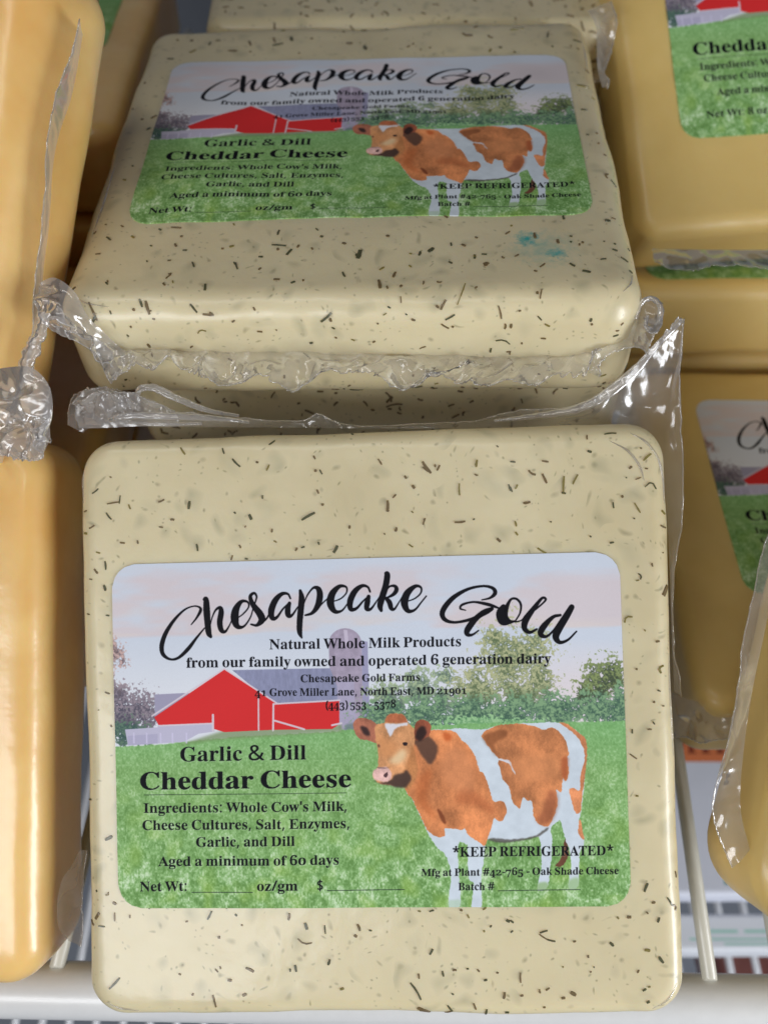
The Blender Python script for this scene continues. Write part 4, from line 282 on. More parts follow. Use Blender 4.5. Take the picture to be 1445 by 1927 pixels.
    for P, col, a, s in [
        (z4([(820,560),(780,840),(870,1010),(760,940),(680,830),(700,640)]), (182,96,52), .55, 14),
        (z4([(1130,720),(1360,880),(1370,960),(1210,890),(1040,850)]), (178,96,58), .45, 12),
        (z4([(870,910),(930,980),(945,1050),(905,1020)]), (120,62,38), .8, 2),
        (z4([(920,230),(990,240),(990,290),(940,300)]), (190,86,40), .7, 6),
        (z5([(205,235),(390,180),(400,240),(300,300),(320,400),(280,350)]), (112,66,40), .6, 6),
        (z5([(860,420),(915,420),(900,590),(860,560)]), (168,84,50), .7, 6),
        (z5([(750,680),(825,720),(815,850),(740,960),(650,920),(700,840)]), (140,78,54), .6, 10),
        (z5([(450,420),(800,400),(820,560),(500,600)]), (226,150,100), .5, 16),
        (z4([(1050,350),(1200,520),(1180,760),(960,700),(900,480)]), (226,150,104), .5, 18),
        (z4([(660,300),(780,255),(870,350),(850,450),(805,515),(740,450),(700,380)]), (84,62,54), .85, 5),
        (z5([(250,1130),(255,1240),(215,1230),(225,1140)]), (120,130,110), .3, 4)]:
        cowpoly(P, col, a, s)
    cowpoly(z5([(335,430),(350,418),(430,440),(455,500),(480,550),(455,530),(425,465),(345,436)]), (216,214,222), .8)
    # head
    cowpoly(z4([(105,160),(150,100),(220,98),(320,155),(335,300),(320,325),(250,300),(150,275)]), (184,116,92), 1, 0, ct)
    cowpoly(z4([(170,175),(230,180),(260,250),(210,245)]), (52,38,40), .9, 5)
    cowpoly(z4([(310,170),(395,130),(420,72),(480,55),(560,65),(600,130),(660,200),(660,330),(610,480),(580,600),(560,700),(440,700),(340,685),(290,640),(285,580),(325,540),(332,400),(310,300)]), (218,156,108), 1, 0, ct)
    cowpoly(z4([(398,128),(420,72),(480,57),(560,66),(598,130),(500,140)]), (196,112,76), .9, 2, ct)
    cowpoly(z4([(395,145),(500,150),(588,136),(600,160),(555,165),(500,185),(472,215),(440,268),(418,215)]), (222,222,232), .95, 2)
    cowpoly(z4([(540,380),(590,400),(560,480),(500,510),(430,480)]), (234,208,166), .8, 10)
    cowpoly(z4([(330,250),(430,290),(500,330),(470,430),(360,440)]), (226,154,100), .6, 12)
    cowpoly(z4([(600,480),(640,340),(665,400),(690,560),(640,700),(580,740),(540,640)]), (186,126,80), .9, 5, ct)
    cowpoly(z4([(290,655),(345,680),(450,650),(480,610),(560,590),(590,560),(635,640),(600,700),(575,722),(500,722),(440,702),(350,690)]), (70,54,50), .9, 5)
    cowpoly(z4([(288,570),(340,541),(420,543),(455,600),(425,665),(350,668),(290,640)]), (222,180,172), 1, 2, ct)
    cowpoly(z4([(380,605),(418,578),(412,625),(388,628)]), (74,50,54), .9, 1)
    cowpoly(z4([(325,541),(420,541),(420,549),(325,549)]), (110,86,90), .6, 1)
    cowpoly(z4([(555,318),(580,308),(603,320),(590,340),(565,340)]), (40,30,34), .95, 1)
    cowpoly(z4([(327,335),(345,330),(348,358),(332,356)]), (80,52,48), .8, 2)
    cowpoly(z4([(662,250),(668,165),(705,118),(770,120),(812,170),(802,240),(745,285),(680,300)]), (150,84,62), 1, 0, ct)
    cowpoly(z4([(690,200),(735,165),(775,220),(720,300),(672,270)]), (46,34,34), .9, 4)
    cowpoly(z5([(660,1440),(740,1440),(740,1500),(650,1500)]), (140,176,110), .7, 5)
    cowpoly(z5([(915,1420),(1000,1400),(1000,1490),(905,1495)]), (150,186,124), .7, 6)
    cowpoly(z4([(965,1740),(1080,1740),(1080,1800),(965,1800)]), (170,200,160), .5, 4)
    # writing
    K = (8, 8, 14)
    def strokes(S, ox, oy, s, k=1.0, dx=0, dy=0):
        for st in S:
            c = brush(Z(ox, oy, s, st))
            paint(img, [tp(q) for q in c], K, .96)
    strokes(SCRIPT1, 210, 1040, 4.516); strokes(SCRIPT2, 500, 1040, 4.516); strokes(SCRIPT3, 800, 1040, 3.803)
    T = lambda *a, **k: text(img, *a, **k)
    T("Natural Whole Milk Products", 505, 1223, 867, 1216, 18.5)
    T("from our family owned and operated 6 generation dairy", 350, 1257.5, 1036, 1247, 18.5)
    T("Chesapeake Gold Farms", 563, 1284, 789, 1280.5, 14)
    T("41 Grove Miller Lane, North East, MD 21901", 477, 1310.5, 877, 1305, 14)
    T("(443) 553 - 5378", 610, 1333, 743, 1330, 14)
    if variant == 'dill':
        T("Garlic & Dill", 336, 1431.5, 574, 1428, 26.5, halo=.3)
        T("Cheddar Cheese", 260, 1484, 658, 1479.5, 32, halo=.3, embolden=1)
        rule(img, 270, 1493.5, 648, 1490.5, 1.0)
        T("Ingredients: Whole Cow's Milk,", 268, 1527, 651, 1524, 18, halo=.3)
        T("Cheese Cultures, Salt, Enzymes,", 265, 1559, 656, 1556, 18, halo=.3)
        T("Garlic, and Dill", 365, 1590.5, 552, 1588.5, 18, halo=.3)
        T("Aged a minimum of 60 days", 295, 1626.5, 635, 1624, 18, halo=.3)
        T("Net Wt:", 259, 1674, 349, 1673, 18, halo=.3); rule(img, 356, 1676, 472, 1675.5)
        T("oz/gm", 479, 1672.5, 557, 1672, 18, halo=.3); T("$", 592, 1672, 604, 1672, 18, halo=.3); rule(img, 611, 1672.5, 758, 1671)
        T("*KEEP REFRIGERATED*", 848, 1610, 1155, 1606.5, 18, halo=.2)
        T("Mfg at Plant #42-765 - Oak Shade Cheese", 789, 1646, 1165, 1642, 13.5, halo=.2)
        T("Batch #", 859, 1672.5, 928, 1671.5, 14, halo=.2); rule(img, 935, 1673, 1092, 1671)
    else:
        T("Cheddar Cheese", 268, 1482, 668, 1478, 32, halo=.3, embolden=1)
        rule(img, 280, 1493.5, 658, 1490.5, 1.0)
        T("Ingredients: Whole Cow's Milk,", 282, 1524, 660, 1521, 18, halo=.3)
        T("Cheese Cultures, Salt, Enzymes", 288, 1556, 668, 1553, 18, halo=.3)
        T("Aged a minimum of 60 days", 318, 1595, 650, 1592, 18, halo=.3)
        T("Net Wt: 8 oz / 226 gm", 285, 1653, 560, 1650, 18, halo=.3)
    grain = np.random.RandomState(4).rand(LH, LW, 1).astype(np.float32)
    img *= .985+.03*grain
    # slight ink spread
    img[1:-1, 1:-1] = img[1:-1, 1:-1]*.6+.1*(img[:-2, 1:-1]+img[2:, 1:-1]+img[1:-1, :-2]+img[1:-1, 2:])
    return np.clip(img, 0, 1)


# ---------------------------------------------------------------- helpers
def tag(o, label=None, cat=None, group=None, kind=None):
    if label: o['label'] = label
    if cat: o['category'] = cat
    if group: o['group'] = group
    if kind: o['kind'] = kind
    return o
def mesh_obj(name, verts, faces, mat=None, parent=None, smooth=True, uvs=None):
    me = bpy.data.meshes.new(name)
    me.from_pydata([tuple(float(c)*S for c in v) for v in verts], [], faces)
    if smooth: me.polygons.foreach_set('use_smooth', [True]*len(me.polygons))
    if uvs is not None:
        ul = me.uv_layers.new(name='UVMap')
        for lp in me.loops: ul.data[lp.index].uv = uvs[lp.vertex_index]
    if mat: me.materials.append(mat)
    o = bpy.data.objects.new(name, me); col.objects.link(o)
    if parent: o.parent = parent
    return o
def frame_matrix(key):
    c, Rm = FRAMES[key]
    M = Matrix([list(r) for r in Rm]).to_4x4(); M.translation = Vector(c)*S
    return M
def thing(name, M, label, cat, group=None):
    o = bpy.data.objects.new(name, None); col.objects.link(o)
    loc, rot, _ = M.decompose(); o.location = loc; o.rotation_mode = 'QUATERNION'; o.rotation_quaternion = rot
    o.empty_display_size = .01
    return tag(o, label, cat, group)
def nmat(name):
    m = bpy.data.materials.new(name); m.use_nodes = True
    nt = m.node_tree; return m, nt, nt.nodes, nt.links, nt.nodes['Principled BSDF']
def lin(c): return tuple(((v/255+.055)/1.055)**2.4 if v/255 > .04045 else v/255/12.92 for v in c)+(1,)
def noise_node(N, L, scale, detail=3, rough=.55, coord=None, w=None):
    n = N.new('ShaderNodeTexNoise'); n.inputs['Scale'].default_value = scale; n.inputs['Detail'].default_value = detail; n.inputs['Roughness'].default_value = rough
    if coord: L.new(coord, n.inputs['Vector'])
    return n
def ramp(N, L, src, stops):
    r = N.new('ShaderNodeValToRGB'); L.new(src, r.inputs[0])
    e = r.color_ramp.elements
    while len(e) < len(stops): e.new(.5)
    for k, (p, c) in enumerate(stops): e[k].position = p; e[k].color = c if len(c) == 4 else tuple(c)+(1,)
    return r
def mixc(N, L, fac, a, b, mode='MIX'):
    m = N.new('ShaderNodeMix'); m.data_type = 'RGBA'; m.blend_type = mode
    if isinstance(fac, (int, float)): m.inputs[0].default_value = fac
    else: L.new(fac, m.inputs[0])
    for k, v in ((6, a), (7, b)):
        if isinstance(v, tuple): m.inputs[k].default_value = v
        else: L.new(v, m.inputs[k])
    return m.outputs[2]
def bump(N, L, h, strength, dist, target, prev=None):
    b = N.new('ShaderNodeBump'); b.inputs['Strength'].default_value = strength; b.inputs['Distance'].default_value = dist
    L.new(h, b.inputs['Height'])
    if prev: L.new(prev, b.inputs['Normal'])
    if target: L.new(b.outputs[0], target)
    return b.outputs[0]

# ---------------------------------------------------------------- materials
def cheese_mat(name, base, dark, sss, sss_col_radius, herbs=False, stain=None, rough=.42, coat=.42):
    m, nt, N, L, P = nmat(name)
    tc = N.new('ShaderNodeTexCoord').outputs['Object']
    n1 = noise_node(N, L, 45, 4, .55, tc)
    c = mixc(N, L, ramp(N, L, n1.outputs[0], [(.35, (0, 0, 0, 1)), (.7, (1, 1, 1, 1))]).outputs[0], base, dark)
    n2 = noise_node(N, L, 12, 2, .5, tc)
    c = mixc(N, L, ramp(N, L, n2.outputs[0], [(.42, (0, 0, 0, 1)), (.62, (.5, .5, .5, 1))]).outputs[0], c, tuple(min(v*1.12, 1) for v in base[:3])+(1,))
    if herbs:       # herb pieces lying deeper in the curd read as soft grey-green clouds
        for sc, lo, hi, colr, amt in ((230, .0, .42, (.22, .22, .13, 1), .4), (140, .0, .36, (.32, .31, .20, 1), .28), (420, .0, .30, (.22, .19, .10, 1), .6), (950, .0, .34, (.16, .14, .06, 1), .7)):
            wob = noise_node(N, L, 90, 2, .5, tc)
            vm = N.new('ShaderNodeVectorMath'); vm.operation = 'MULTIPLY_ADD'; L.new(wob.outputs[1], vm.inputs[0]); vm.inputs[1].default_value = (.012, .012, .012); L.new(tc, vm.inputs[2])
            v = N.new('ShaderNodeTexVoronoi'); v.inputs['Scale'].default_value = sc; L.new(vm.outputs[0], v.inputs['Vector'])
            pick = N.new('ShaderNodeMath'); pick.operation = 'GREATER_THAN'; pick.inputs[1].default_value = .62 if sc < 400 else .80
            sp = N.new('ShaderNodeSeparateColor'); L.new(v.outputs['Color'], sp.inputs[0]); L.new(sp.outputs[0], pick.inputs[0])
            r = ramp(N, L, v.outputs['Distance'], [(lo, (amt, amt, amt, 1)), (hi, (0, 0, 0, 1))])
            mu = N.new('ShaderNodeMath'); mu.operation = 'MULTIPLY'; L.new(r.outputs[0], mu.inputs[0]); L.new(pick.outputs[0], mu.inputs[1])
            c = mixc(N, L, mu.outputs[0], c, colr)
    if stain:       # smudge of turquoise marker ink
        for (sx, sy, rad, amt) in stain:
            mp = N.new('ShaderNodeMapping'); mp.inputs['Location'].default_value = (-sx*S, -sy*S, 0); L.new(tc, mp.inputs[0])
            mp2 = N.new('ShaderNodeVectorMath'); mp2.operation = 'MULTIPLY'; mp2.inputs[1].default_value = (1, 1.1, 0); L.new(mp.outputs[0], mp2.inputs[0])
            ln = N.new('ShaderNodeVectorMath'); ln.operation = 'LENGTH'; L.new(mp2.outputs[0], ln.inputs[0])
            nn = noise_node(N, L, 700, 3, .7, tc)
            ad = N.new('ShaderNodeMath'); ad.operation = 'MULTIPLY_ADD'; L.new(nn.outputs[0], ad.inputs[0]); ad.inputs[1].default_value = rad*S*2.4; L.new(ln.outputs['Value'], ad.inputs[2])
            mr = N.new('ShaderNodeMapRange'); mr.inputs[1].default_value = rad*S*2.3; mr.inputs[2].default_value = rad*S*1.1; mr.inputs[3].default_value = 0; mr.inputs[4].default_value = amt
            L.new(ad.outputs[0], mr.inputs[0])
            c = mixc(N, L, mr.outputs[0], c, (.03, .36, .34, 1))
    L.new(c, P.inputs['Base Color'])
    P.inputs['Roughness'].default_value = rough
    P.inputs['Subsurface Weight'].default_value = sss; P.inputs['Subsurface Radius'].default_value = sss_col_radius; P.inputs['Subsurface Scale'].default_value = 1
    P.inputs['Coat Weight'].default_value = coat; P.inputs['Coat Roughness'].default_value = .2; P.inputs['Coat IOR'].default_value = 1.45
    nb = noise_node(N, L, 60, 3, .5, tc)
    b = bump(N, L, nb.outputs[0], .10, .004, None)
    nf = noise_node(N, L, 900, 2, .6, tc)
    b2 = bump(N, L, nf.outputs[0], .06, .0005, P.inputs['Normal'], b)
    nc = noise_node(N, L, 110, 4, .6, tc)
    bump(N, L, nc.outputs[0], .16, .0012, P.inputs['Coat Normal'], b)
    return m
CREAM = (.675, .59, .38, 1); CREAM_D = (.58, .49, .29, 1)
M_DILL = cheese_mat('herb_cheddar', CREAM, CREAM_D, .35, (.0045, .0030, .0015), herbs=True)
M_DILL2 = cheese_mat('herb_cheddar_inked', CREAM, CREAM_D, .35, (.0045, .0030, .0015), herbs=True, stain=[(3.03, -3.62, .24, 1), (3.50, -4.10, .20, .9), (3.28, -3.9, .6, .4)])
M_GOLD = cheese_mat('golden_cheddar', (.84, .57, .22, 1), (.72, .40, .11, 1), .45, (.006, .0022, .0006), rough=.38, coat=.7)
M_YEL = cheese_mat('yellow_cheddar', (.69, .50, .185, 1), (.60, .41, .125, 1), .35, (.0035, .0020, .0007), rough=.5, coat=.35)
def film_mat(name, milk, gl=.22, rough=.15):
    m, nt, N, L, P = nmat(name); N.remove(P); out = N['Material Output']
    tc = N.new('ShaderNodeTexCoord').outputs['Object']
    tr = N.new('ShaderNodeBsdfTransparent'); tr.inputs[0].default_value = (.97, .965, .96, 1)
    gs = N.new('ShaderNodeBsdfGlossy'); gs.inputs['Roughness'].default_value = rough; gs.inputs[0].default_value = (.85, .85, .85, 1)
    df = N.new('ShaderNodeBsdfDiffuse'); df.inputs[0].default_value = (.80, .78, .78, 1)
    tl = N.new('ShaderNodeBsdfTranslucent'); tl.inputs[0].default_value = (.80, .78, .78, 1)
    md = N.new('ShaderNodeMixShader'); md.inputs[0].default_value = .5; L.new(df.outputs[0], md.inputs[1]); L.new(tl.outputs[0], md.inputs[2])
    lw = N.new('ShaderNodeLayerWeight'); lw.inputs[0].default_value = .35
    v = N.new('ShaderNodeTexNoise'); v.inputs['Scale'].default_value = 85; v.inputs['Detail'].default_value = 2; v.inputs['Distortion'].default_value = .8; L.new(tc, v.inputs['Vector'])
    b = bump(N, L, v.outputs[0], .5, .0035, None)
    for t in (gs, df, lw): L.new(b, t.inputs['Normal'])
    # milkiness grows where the film is folded edge-on
    mm = N.new('ShaderNodeMath'); mm.operation = 'MULTIPLY_ADD'; L.new(lw.outputs['Facing'], mm.inputs[0]); mm.inputs[1].default_value = .45; mm.inputs[2].default_value = milk; mm.use_clamp = True
    m1 = N.new('ShaderNodeMixShader'); L.new(mm.outputs[0], m1.inputs[0]); L.new(tr.outputs[0], m1.inputs[1]); L.new(md.outputs[0], m1.inputs[2])
    mg = N.new('ShaderNodeMath'); mg.operation = 'MULTIPLY_ADD'; L.new(lw.outputs['Fresnel'], mg.inputs[0]); mg.inputs[1].default_value = .45; mg.inputs[2].default_value = gl; mg.use_clamp = True
    m2 = N.new('ShaderNodeMixShader'); L.new(mg.outputs[0], m2.inputs[0]); L.new(m1.outputs[0], m2.inputs[1]); L.new(gs.outputs[0], m2.inputs[2])
    L.new(m2.outputs[0], out.inputs[0])
    return m
M_FILM = film_mat('clear_film', .23, .05)
M_FILMM = film_mat('gathered_film', .34, .05)
def plain(name, c, rough=.5, nscale=200, var=.06, bumps=.1, coat=0, sss=0):
    m, nt, N, L, P = nmat(name)
    tc = N.new('ShaderNodeTexCoord').outputs['Object']
    n = noise_node(N, L, nscale, 4, .6, tc)
    cc = mixc(N, L, n.outputs[0], tuple(v*(1-var) for v in c[:3])+(1,), tuple(min(v*(1+var), 1) for v in c[:3])+(1,))
    L.new(cc, P.inputs['Base Color']); P.inputs['Roughness'].default_value = rough; P.inputs['Coat Weight'].default_value = coat; P.inputs['Coat Roughness'].default_value = .15
    bump(N, L, n.outputs[0], bumps, .0005, P.inputs['Normal'])
    return m
M_HERB = [plain('dried_dill', (.15, .10, .038), .5, 900, .4, .4, .4), plain('dark_dill', (.07, .07, .026), .5, 900, .4, .4, .4), plain('olive_dill', (.20, .16, .035), .5, 900, .35, .4, .4)]
M_RAIL = plain('white_enamel', (.66, .66, .66), .35, 350, .05, .12, .3)
M_WIRE = plain('cream_enamel_wire', (.60, .58, .50), .35, 300, .06, .12, .3)
M_DARKW = plain('grey_wire', (.62, .63, .66), .25, 300, .06, .05, .5)
M_CASE = plain('case_panel', (.22, .24, .28), .6, 40, .1, .1)
M_RED = plain('red_wrapper', (.24, .085, .07), .5, 100, .2, .2)
def image_mat(name, arr, rough=.6, spec=.12):
    h, w, _ = arr.shape
    im = bpy.data.images.new(name, w, h, alpha=False); im.colorspace_settings.name = 'sRGB'
    px = np.ones((h, w, 4), np.float32); px[..., :3] = arr[::-1]
    im.pixels.foreach_set(px.ravel()); im.update(); im.pack()
    m, nt, N, L, P = nmat(name)
    t = N.new('ShaderNodeTexImage'); t.image = im; t.extension = 'EXTEND'
    L.new(t.outputs[0], P.inputs['Base Color']); P.inputs['Roughness'].default_value = rough
    tc = N.new('ShaderNodeTexCoord').outputs['Object']
    n = noise_node(N, L, 1500, 2, .6, tc); b = bump(N, L, n.outputs[0], .08, .0002, None)
    n2 = noise_node(N, L, 35, 2, .5, tc); bump(N, L, n2.outputs[0], .12, .004, P.inputs['Normal'], b)
    P.inputs['Specular IOR Level'].default_value = spec
    return m
M_LAB = image_mat('printed_herb_label', make_art('dill'))
M_LAB2 = image_mat('printed_plain_label', make_art('plain'))

# ---------------------------------------------------------------- builders
def rounded_block(name, sx, sy, sz, rc, re, mat, parent, seed=0, wav=.035, center=(0, 0), n=26):
    """block with rounded plan corners rc and rounded rims re; front face at z = 0, body behind it"""
    hx, hy, hz = sx/2, sy/2, sz/2
    def axis(h, r, k):
        inner = list(np.linspace(-h+r, h-r, k)); e = [1-math.cos(t*math.pi/2/6) for t in range(6)]
        lo = [-h+r*math.tan(t*math.pi/4/6)*0+r*t/6 for t in range(6)]
        return lo+inner+[-v for v in reversed(lo)]
    R = max(rc, re)
    ax = axis(hx, R, n); ay = axis(hy, R, n); az = axis(hz, re, 5)
    idx = {}; verts = []; faces = []
    def vid(i, j, k):
        key = (i, j, k)
        if key not in idx: idx[key] = len(verts); verts.append((ax[i], ay[j], az[k]))
        return idx[key]
    nx, ny, nz = len(ax), len(ay), len(az)
    for i in range(nx-1):
        for j in range(ny-1):
            faces.append((vid(i, j, nz-1), vid(i+1, j, nz-1), vid(i+1, j+1, nz-1), vid(i, j+1, nz-1)))
            faces.append((vid(i, j, 0), vid(i, j+1, 0), vid(i+1, j+1, 0), vid(i+1, j, 0)))
    for i in range(nx-1):
        for k in range(nz-1):
            faces.append((vid(i, 0, k), vid(i+1, 0, k), vid(i+1, 0, k+1), vid(i, 0, k+1)))
            faces.append((vid(i, ny-1, k), vid(i, ny-1, k+1), vid(i+1, ny-1, k+1), vid(i+1, ny-1, k)))
    for j in range(ny-1):
        for k in range(nz-1):
            faces.append((vid(0, j, k), vid(0, j, k+1), vid(0, j+1, k+1), vid(0, j+1, k)))
            faces.append((vid(nx-1, j, k), vid(nx-1, j+1, k), vid(nx-1, j+1, k+1), vid(nx-1, j, k+1)))
    out = []
    for (x, y, z) in verts:
        p = Vector((x, y, z))
        # rim rounding
        def rnd(p, h, r, comps):
            c = [max(-h[a]+r, min(h[a]-r, p[a])) for a in comps]
            d = [p[a]-c[t] for t, a in enumerate(comps)]
            l2 = math.sqrt(sum(v*v for v in d)); li = max(abs(v) for v in d)
            if l2 > 1e-9:
                for t, a in enumerate(comps): p[a] = c[t]+d[t]*li/l2
            return p
        # plan corners first, measured inset, then rims
        q = rnd(p.copy(), (hx, hy, hz), rc, (0, 1))
        # distance to the plan outline
        cx = max(abs(q.x)-(hx-rc), 0); cy = max(abs(q.y)-(hy-rc), 0)
        if cx > 0 and cy > 0:
            l = math.hypot(cx, cy); inset = rc-l; nx_, ny_ = (cx/l*math.copysign(1, q.x), cy/l*math.copysign(1, q.y))
        elif hx-abs(q.x) < hy-abs(q.y): inset = hx-abs(q.x); nx_, ny_ = math.copysign(1, q.x), 0
        else: inset = hy-abs(q.y); nx_, ny_ = 0, math.copysign(1, q.y)
        a = max(re-inset, 0); b = max(re-(hz-abs(q.z)), 0)
        if a > 0 and b > 0:
            l2 = math.hypot(a, b); li = max(a, b); sc = li/l2
            q.x -= nx_*(a-a*sc); q.y -= ny_*(a-a*sc); q.z = math.copysign(hz-re+b*sc, q.z)
        s = Vector((seed*7.3, seed*3.1, seed*1.7))
        nn = Vector((nx_ if inset < re else 0, ny_ if inset < re else 0, math.copysign(1, q.z) if hz-abs(q.z) < re else 0))
        if nn.length > 0: nn.normalize()
        amp = noise.noise(q*.55+s)*wav+noise.noise(q*1.7+s)*wav*.35
        if inset < re: amp *= 1.2
        q = q+nn*amp
        out.append((q.x+center[0], q.y+center[1], q.z-hz))
    return mesh_obj(name, out, faces, mat, parent)
def bvh_of(o):
    me = o.data
    return BVHTree.FromPolygons([v.co/S for v in me.vertices], [p.vertices[:] for p in me.polygons])
def rounded_rect(w, h, r, k=8):
    pts = []
    for cx, cy, a0 in ((w/2-r, h/2-r, 0), (-w/2+r, h/2-r, 90), (-w/2+r, -h/2+r, 180), (w/2-r, -h/2+r, 270)):
        for t in range(k+1):
            a = math.radians(a0+90*t/k); pts.append((cx+r*math.cos(a), cy+r*math.sin(a)))
    return pts
def make_label(parent, mat, bvh, cx=0, cy=0, w=8.6, h=5.85, rot=0, name='label', off=.018):
    """printed paper sticker pressed on the wrapper: follows the surface, real thickness"""
    nx, ny = 44, 30; r = .42
    c, s = math.cos(rot), math.sin(rot); verts = []; uvs = []; faces = []
    grid = {}
    def lift(x, y):
        X = cx+c*x-s*y; Y = cy+s*x+c*y
        hit = bvh.ray_cast(Vector((X, Y, 3)), Vector((0, 0, -1)))
        return X, Y, (hit[0].z if hit[0] else 0)+off
    for j in range(ny+1):
        for i in range(nx+1):
            x = -w/2+w*i/nx; y = -h/2+h*j/ny
            ccx = max(-w/2+r, min(w/2-r, x)); ccy = max(-h/2+r, min(h/2-r, y)); dx, dy = x-ccx, y-ccy
            l2 = math.hypot(dx, dy); li = max(abs(dx), abs(dy))
            if l2 > 1e-9: x = ccx+dx*li/l2; y = ccy+dy*li/l2
            grid[i, j] = len(verts); verts.append(lift(x, y)); uvs.append((x/w+.5, y/h+.5))
    for j in range(ny):
        for i in range(nx): faces.append((grid[i, j], grid[i+1, j], grid[i+1, j+1], grid[i, j+1]))
    ring = [grid[i, 0] for i in range(nx+1)]+[grid[nx, j] for j in range(1, ny+1)]+[grid[i, ny] for i in range(nx-1, -1, -1)]+[grid[0, j] for j in range(ny-1, 0, -1)]
    b0 = len(verts)
    for v in ring: x, y, z = verts[v]; verts.append((x, y, z-.03)); uvs.append(uvs[v])
    n = len(ring)
    for v in ring: verts.append(verts[v]); uvs.append(uvs[v])
    for t in range(n): faces.append((b0+n+t, b0+t, b0+(t+1) % n, b0+n+(t+1) % n))
    return mesh_obj(name, verts, faces, mat, parent, True, uvs)
def sliver(pts3, nrm, w, th=.012):
    """thin bent herb shred: small prism ribbon along pts3"""
    V = []; F = []
    for k, p in enumerate(pts3):
        d = (pts3[min(k+1, len(pts3)-1)]-pts3[max(k-1, 0)]).normalized(); sd = d.cross(nrm[k]).normalized()
        ww = w*(.8 if k in (0, len(pts3)-1) else 1)*(1+.12*math.sin(k*2.1+p.x*9))
        V += [p+sd*ww*.52-nrm[k]*th, p+sd*ww*.42+nrm[k]*th, p-sd*ww*.42+nrm[k]*th, p-sd*ww*.52-nrm[k]*th]
    for k in range(len(pts3)-1):
        a = 4*k; b = a+4
        for t in range(3): F.append((a+t, b+t, b+t+1, a+t+1))
    F.append((0, 1, 2, 3)); e = 4*(len(pts3)-1); F.append((e+3, e+2, e+1, e))
    return V, F
def fleck_on(bvh, a, b, w, bend, mode):
    pts = []; ns = []
    for k in range(4):
        t = k/3; q = (a[0]+(b[0]-a[0])*t, a[1]+(b[1]-a[1])*t)
        dx, dy = b[0]-a[0], b[1]-a[1]; o = math.sin(t*math.pi)*bend
        q = (q[0]-dy*o, q[1]+dx*o)
        if mode == 'top': h = bvh.ray_cast(Vector((q[0], q[1], 3)), Vector((0, 0, -1)))
        else: h = bvh.ray_cast(Vector((q[0], -9, q[1])), Vector((0, 1, 0)))
        if h[0] is None: return None
        if mode == 'front' and h[0].y > -4.2: return None
        if mode == 'top' and h[0].z < -1.0: return None
        pts.append(h[0]+h[1]*.004); ns.append(h[1])
    return sliver(pts, ns, max(w, .022))
def herb_flecks(parent, bvh, rows, mode):
    for r in rows:
        a = (r[0], r[1]); b = (r[2], r[3]); L_ = math.hypot(a[0]-b[0], a[1]-b[1])
        if L_ < r[4]*1.1:
            d = r[4]*.6; b = (b[0]+d, b[1]+d*.4)
        bend = r[5] if r[5] else random.uniform(-.05, .05)
        g = fleck_on(bvh, a, b, r[4]*random.uniform(.95, 1.2), bend, mode)
        if g: mesh_obj('dill_fleck', g[0], g[1], random.choice(M_HERB[:2]+M_HERB), parent, False)
def herb_specks(parent, bvh, n, xr, yr, mode, avoid=None, seed=1, smin=.03, smax=.07):
    """the tiny crumbs between the countable shreds, joined"""
    rg = random.Random(seed); V = []; F = []
    for _ in range(n):
        x = rg.uniform(*xr); y = rg.uniform(*yr)
        if avoid and avoid(x, y): continue
        an = rg.uniform(0, math.pi); L_ = rg.uniform(smin, smax)*(2.2 if rg.random() < .12 else 1)
        g = fleck_on(bvh, (x, y), (x+math.cos(an)*L_, y+math.sin(an)*L_), rg.uniform(.025, .05), rg.uniform(-.2, .2), mode)
        if g: o = len(V); V += g[0]; F += [tuple(i+o for i in f) for f in g[1]]
    if V: tag(mesh_obj('herb_specks', V, F, M_HERB[0], parent, False), kind='stuff')
def catm(P, n):
    P = [Vector(p[:3]) for p in P]; m = len(P)-1; out = []
    for k in range(n):
        t = k/(n-1)*m; i = min(int(t), m-1); u = t-i
        p0 = P[i-1] if i > 0 else P[i]*2-P[i+1]; p1 = P[i]; p2 = P[i+1]; p3 = P[i+2] if i+2 <= m else P[i+1]*2-P[i]
        out.append(.5*((2*p1)+(-p0+p2)*u+(2*p0-5*p1+4*p2-p3)*u*u+(-p0+3*p1-3*p2+p3)*u**3))
    return out
def crease(p, s, f):
    q = p*f*.62+Vector((s*3.7, s*1.3, s*5.1))
    return abs(noise.noise(q))*1.15+abs(noise.noise(q*2.1))*.45+abs(noise.noise(q*5.0))*.05-.45
